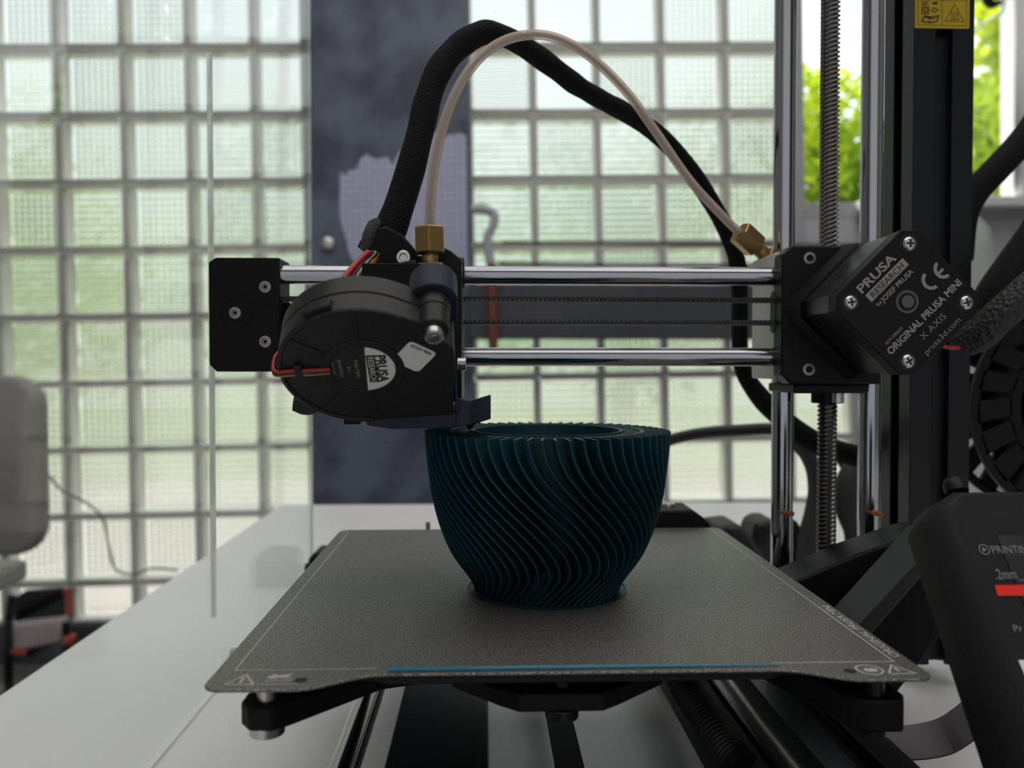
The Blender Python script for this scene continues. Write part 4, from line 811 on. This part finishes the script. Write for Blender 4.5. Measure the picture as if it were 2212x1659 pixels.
# ------------------------------------------------------------------ cables behind the printer
def cable(name, pts, r_, m, label, n=16):
    q = MB(); q.tube(spline([A(*p_) for p_ in pts], 8), r_, n); return build(q, name, m, None, label=label, cat='cable', smooth=80)
cable('power_cable', [(1300, 1010, 640), (1380, 978, 630), (1450, 950, 620), (1520, 935, 610), (1600, 929, 600), (1680, 927, 590), (1760, 945, 580), (1830, 1010, 570), (1860, 1130, 560), (1890, 1210, 555)], 4.4, M['cable'], 'black cable arching from behind the teal vase to behind the steel rods')
cable('sleeved_cable', [(2660, 1340, 505), (2640, 700, 500), (2560, 250, 490), (2430, 110, 480), (2320, 160, 472), (2212, 300, 468), (2150, 368, 464), (2104, 418, 462), (2080, 470, 460), (2070, 560, 458)], 7.8, M['sleeve'], 'thick black sleeved cable at the right edge meeting the black column high up')
cable('loom_cable', [(2700, 1400, 436), (2690, 800, 432), (2540, 420, 428), (2420, 380, 426), (2320, 420, 424), (2250, 520, 422), (2200, 590, 420), (2155, 660, 418), (2140, 740, 418)], 13.0, M['sleeve'], 'very thick black cable loom right of the silver lettered motor')
cable('braided_cable', [(2760, 1500, 376), (2700, 700, 370), (2480, 480, 360), (2300, 560, 350), (2240, 612, 350), (2190, 655, 350), (2150, 690, 352), (2120, 720, 356), (2085, 735, 362)], 7.5, M['braid'], 'braided black cable entering the back of the motor')
# ------------------------------------------------------------------ spool at the right edge
sc_ = A(2330, 880, 440)
spl = thing('filament_spool', 'black plastic spool with slotted flange at the right edge behind the display', 'spool', (sc_.x, 455, sc_.z-62))
q = MB(); q.lathe([(12, -2), (12, 32), (34, 32), (34, -2)], (sc_.x, 440, sc_.z), (0, 1, 0), 48, cap=False); build(q, 'spool_hub', M['black'], spl)
for y_ in (438, 470):
    q = MB()
    ringp = lambda r_, k, n_=20: (sc_.x+r_*math.cos(2*math.pi*k/n_), sc_.z+r_*math.sin(2*math.pi*k/n_))
    for r0_, r1_ in ((34, 40), (57, 62)):
        q.lathe([(r0_, 0), (r1_, 0), (r1_, 2.5), (r0_, 2.5), (r0_, 0)], (sc_.x, y_, sc_.z), (0, 1, 0), 64, cap=False)
    for k in range(20):
        a_ = 2*math.pi*k/20; d = Vector((math.cos(a_), 0, math.sin(a_))); s_ = Vector((-d.z, 0, d.x)); c = Vector((sc_.x, y_, sc_.z))
        q.loft([[c+d*39-s_*5.6, c+d*39+s_*4.2, c+d*39+s_*4.2+EY*2.5, c+d*39-s_*5.6+EY*2.5], [c+d*58-s_*3, c+d*58+s_*8.6, c+d*58+s_*8.6+EY*2.5, c+d*58-s_*3+EY*2.5]])
    build(q, 'flange', M['black'], spl, smooth=30)
q = MB(); q.box((sc_.x-14, 436, 0), (sc_.x+14, 474, 6)); q.box((sc_.x-6, 430, 0), (sc_.x+6, 434, sc_.z+4)); q.box((sc_.x-6, 476, 0), (sc_.x+6, 480, sc_.z+4)); q.cyl((sc_.x, 430, sc_.z), (sc_.x, 480, sc_.z), 5); q.box((sc_.x-14, 430, 0), (sc_.x+14, 480, 5)); build(q, 'spool_stand', M['black'], spl)
# ------------------------------------------------------------------ dark tools behind the rods
def grip(mb, pts, rad, n=14):
    path = spline([A(*p_) for p_ in pts], 6); k_ = len(path); mb.tube(path, [lerp_list([i/(len(rad)-1) for i in range(len(rad))], rad, i/(k_-1)) for i in range(k_)], n)
c1 = thing('clamp', 'dark grey plastic clamp with ribbed pad lying left of the front steel rod', 'clamp', (A(1600, 1200, 560).x, 560, 0), 'clamps behind the printer')
q = MB(); pl = [(1530, 1128), (1580, 1122), (1600, 1140), (1640, 1200), (1670, 1240), (1670, 1300), (1600, 1300), (1540, 1200)]
q.prism([(A(*p_, 560).x, max(1, A(*p_, 560).z)) for p_ in pl], (0, 0, 0), (1, 0, 0), (0, 0, 1), (0, 1, 0), 545, 580); build(q, 'clamp_jaw', M['tool'], c1, 3)
q = MB()
for k in range(26):
    a_ = A(1592+3.2*k, 1142+4.2*k, 543); q.box((a_.x-6, 541, a_.z-.5), (a_.x+2, 547, a_.z+.5))
o = build(q, 'ribbed_edge', M['tool'], c1, smooth=0); o['kind'] = 'stuff'
q = MB(); pl = [(1618, 1150), (1626, 1128), (1642, 1120), (1668, 1118), (1672, 1200), (1672, 1260), (1625, 1210)]
q.prism([(A(*p_, 600).x, max(1, A(*p_, 600).z)) for p_ in pl], (0, 0, 0), (1, 0, 0), (0, 0, 1), (0, 1, 0), 590, 625); pad = build(q, 'clamp_pad', M['tool'], c1, 3)
for k, (px, py) in enumerate(((1630, 1150), (1642, 1155), (1654, 1162))):
    a_ = A(px, py, 589); q = MB(); q.prism([(1.3*math.cos(R(t_)), (5 if t_ <= 180 else -5)+1.3*math.sin(R(t_))) for t_ in range(0, 360, 30)], a_, (.97, 0, -.22), (.22, 0, .97), EY, 0, 1.5); build(q, 'slot', M['label_black'], pad)
c2 = thing('clamp', 'dark grey curved clamp handle standing behind the threaded screw', 'clamp', (A(1780, 1200, 520).x, 520, 0), 'clamps behind the printer')
q = MB(); grip(q, [(1700, 945, 520), (1735, 968, 520), (1756, 1010, 520), (1762, 1060, 520), (1757, 1110, 520), (1750, 1160, 520), (1750, 1220, 520), (1752, 1240, 520)], [5, 5.5, 5, 5, 6, 7.5, 9, 9]); build(q, 'handle', M['tool'], c2, smooth=60)
q = MB(); grip(q, [(1838, 1000, 520), (1836, 1030, 520), (1834, 1070, 520), (1842, 1110, 520), (1852, 1150, 520), (1856, 1210, 520), (1856, 1240, 520)], [4, 8, 10.5, 10, 8.5, 8, 8]); build(q, 'grip', M['tool'], c2, smooth=60)
q = MB(); a0, a1 = A(1700, 1120, 530), A(1745, 1205, 530); q.prism([(A(*p_, 530).x, A(*p_, 530).z) for p_ in ((1700, 1110), (1722, 1128), (1745, 1165), (1750, 1270), (1700, 1270))], (0, 0, 0), (1, 0, 0), (0, 0, 1), (0, 1, 0), 528, 545); build(q, 'jaw', M['tool'], c2, 2)
# ------------------------------------------------------------------ further back: chair, stool, cord, lever, bottle, curtain
p0, p1 = A(-120, 812, 1500), A(92, 1200, 1500)
ch = thing('chair', 'beige grey rounded chair back at the left edge beyond the table', 'chair', ((p0.x+p1.x)/2, 1500, FLOOR))
q = MB(); cx, cz, hw, hh = (p0.x+p1.x)/2, (p0.z+p1.z)/2, (p1.x-p0.x)/2, (p0.z-p1.z)/2
def rr2(w_, h_, r_, y_): return [(cx+a_, y_, cz+b_) for a_, b_ in rrect(w_, h_, r_, 8)]
q.loft([rr2(hw-12, hh-12, 45, 1490), rr2(hw-3, hh-3, 52, 1495), rr2(hw, hh, 55, 1505), rr2(hw, hh, 55, 1525), rr2(hw-10, hh-10, 45, 1535)]); build(q, 'backrest', M['chair_grey'], ch, smooth=50)
q = MB(); q.box((cx-480, 1560, -330), (cx-160, 1900, -280)); build(q, 'seat', M['chair_grey'], ch, 14)
q = MB(); q.tube(spline([(cx-130, 1530, cz-60), (cx-150, 1550, -260), (cx-220, 1620, -320)], 6), 16); build(q, 'back_support', M['black'], ch)
q = MB(); q.cyl((cx-420, 1750, FLOOR+60), (cx-420, 1750, -330), 28); build(q, 'column', M['black'], ch)
for k in range(5):
    a_ = 2*math.pi*k/5+.3; q = MB(); q.tube([(cx-420, 1750, FLOOR+75), (cx-420+240*math.cos(a_), 1750+240*math.sin(a_), FLOOR+45)], [22, 14]); q.cyl((cx-420+240*math.cos(a_), 1750+240*math.sin(a_)-12, FLOOR+24), (cx-420+240*math.cos(a_), 1750+240*math.sin(a_)+12, FLOOR+24), 24); build(q, 'leg', M['black'], ch)
Ys_ = 2200
st = thing('folding_stool', 'small black and orange folding stool with pale seat on the floor', 'stool', (A(80, 1400, Ys_).x, Ys_, FLOOR))
def sv(px, py, y_=Ys_): return A(px, py, y_)
q = MB(); q.prism([(sv(*p_).x, sv(*p_).z) for p_ in ((28, 1345), (30, 1292), (50, 1278), (130, 1272), (138, 1290), (138, 1332))], (0, 0, 0), (1, 0, 0), (0, 0, 1), (0, 1, 0), Ys_, Ys_+28); build(q, 'sling_back', M['black'], st, 6)
q = MB(); q.prism([(sv(*p_, 2150).x, sv(*p_, 2150).z) for p_ in ((22, 1352), (128, 1340), (134, 1388), (28, 1408))], (0, 0, 0), (1, 0, 0), (0, 0, 1), (0, 1, 0), 2150, 2200); build(q, 'seat', M['cloth_pale'], st, 5)
for xs_ in (18, 143):
    q = MB(); q.tube([sv(xs_+(8 if xs_ < 50 else -2), 1285, 2225), sv(xs_, 1350, 2215), Vector((sv(xs_, 1400, 2185).x, 2185, FLOOR))], 11); build(q, 'frame_tube', M['black'], st)
    q = MB(); q.tube([sv(xs_, 1345, 2140), Vector((sv(xs_, 1420, 2130).x, 2130, FLOOR))], 10); build(q, 'leg', M['black'], st)
q = MB(); q.tube([sv(143, 1272, 2212), sv(148, 1290, 2212), sv(148, 1330, 2212)], 10); build(q, 'trim', M['orange'], st)
q = MB(); q.cyl(sv(140, 1380, 2140), sv(162, 1384, 2140), 16); build(q, 'joint_cap', M['orange'], st)
q = MB(); q.tube([sv(22, 1408, 2140), sv(60, 1412, 2140)], 9); build(q, 'trim', M['orange'], st)
q = MB(); q.tube([sv(60, 1412, 2140), sv(140, 1388, 2140)], 9); build(q, 'stretcher', M['black'], st)
q = MB(); q.tube(spline([A(100, 1020, 2380), A(135, 1060, 2380), A(185, 1085, 2385), A(222, 1120, 2390), A(235, 1180, 2395), A(250, 1230, 2400), A(290, 1240, 2400), A(330, 1228, 2400), A(385, 1232, 2400)], 6), 3.6, 8); build(q, 'cord', M['rail'], None, label='thin grey cord looping before the lower left glass blocks', cat='cord', smooth=60)
lv = thing('lever_handle', 'grey bent lever handle with rust red rod before the right glass blocks', 'handle', A(1062, 790, 2280))
q = MB(); q.tube(spline([A(1018, 452, 2280), A(1045, 452, 2280), A(1066, 462, 2280), A(1066, 485, 2280), A(1054, 510, 2280), A(1056, 545, 2280), A(1060, 570, 2280)], 6), 13, 12); build(q, 'lever', M['lavender'], lv, smooth=60)
q = MB(); q.tube([A(1062, 570, 2275), A(1065, 700, 2275), A(1066, 792, 2275)], [15, 16, 12], 12); build(q, 'rod', M['rust'], lv, smooth=60)
bt = thing('bottle', 'tall frosted grey bottle on the table behind the black column', 'bottle', (525, 900, 0))
q = MB(); q.lathe([(1, 0), (40, 0), (42, 5), (42, 285), (38, 312), (24, 330), (18, 336)], (522, 900, 0), (0, 0, 1), 32); build(q, 'bottle_body', mat('frosted_plastic', (0.55, 0.60, 0.56), .4, Transmission_Weight=.5), bt, smooth=50)
q = MB(); q.lathe([(19, 336), (19, 352), (1, 352)], (522, 900, 0), (0, 0, 1), 24); build(q, 'cap', M['frame_white'], bt)
hk = thing('hanging_cord', 'white cord with a small black clip hanging at the top right before the clear window', 'cord', A(2140, 10, 2380))
q = MB(); q.tube(spline([A(2080, 82, 2380), A(2115, 58, 2380), A(2150, 36, 2360), A(2166, 22, 2340), A(2172, -40, 2330)], 5), 4, 8); build(q, 'cord', M['frame_white'], hk, smooth=60)
q = MB(); q.tube(spline([A(2115, -45, 2375), A(2128, -10, 2375), A(2142, 10, 2375), A(2165, 4, 2375)], 5), [7, 7, 7, 8, 9, 11, 13, 14, 14, 14, 13, 12, 10, 9, 8, 7], 10); build(q, 'clip', M['black'], hk, smooth=60)
cu = thing('curtain', 'white curtain hanging at the right edge of the clear window', 'curtain', (A(2230, 400, 2400).x, 2400, 640))
q = MB(); x0 = A(2183, 300, 2400).x; pts = [(x0+9*k, 2385+16*math.sin(k*1.1)) for k in range(26)]
q.add([Vector((x_, y_, z_)) for z_ in (680, 1330) for x_, y_ in pts], [(k, k+1, 26+k+1, 26+k) for k in range(25)]); 
o = build(q, 'curtain_cloth', mat('white_curtain', (.8, .78, .78), .9), cu, smooth=60); sm = o.modifiers.new('solid', 'SOLIDIFY'); sm.thickness = .002
q = MB(); q.cyl((x0-30, 2385, 1335), (x0+300, 2385, 1335), 8); build(q, 'curtain_rod', M['frame_grey'], cu)
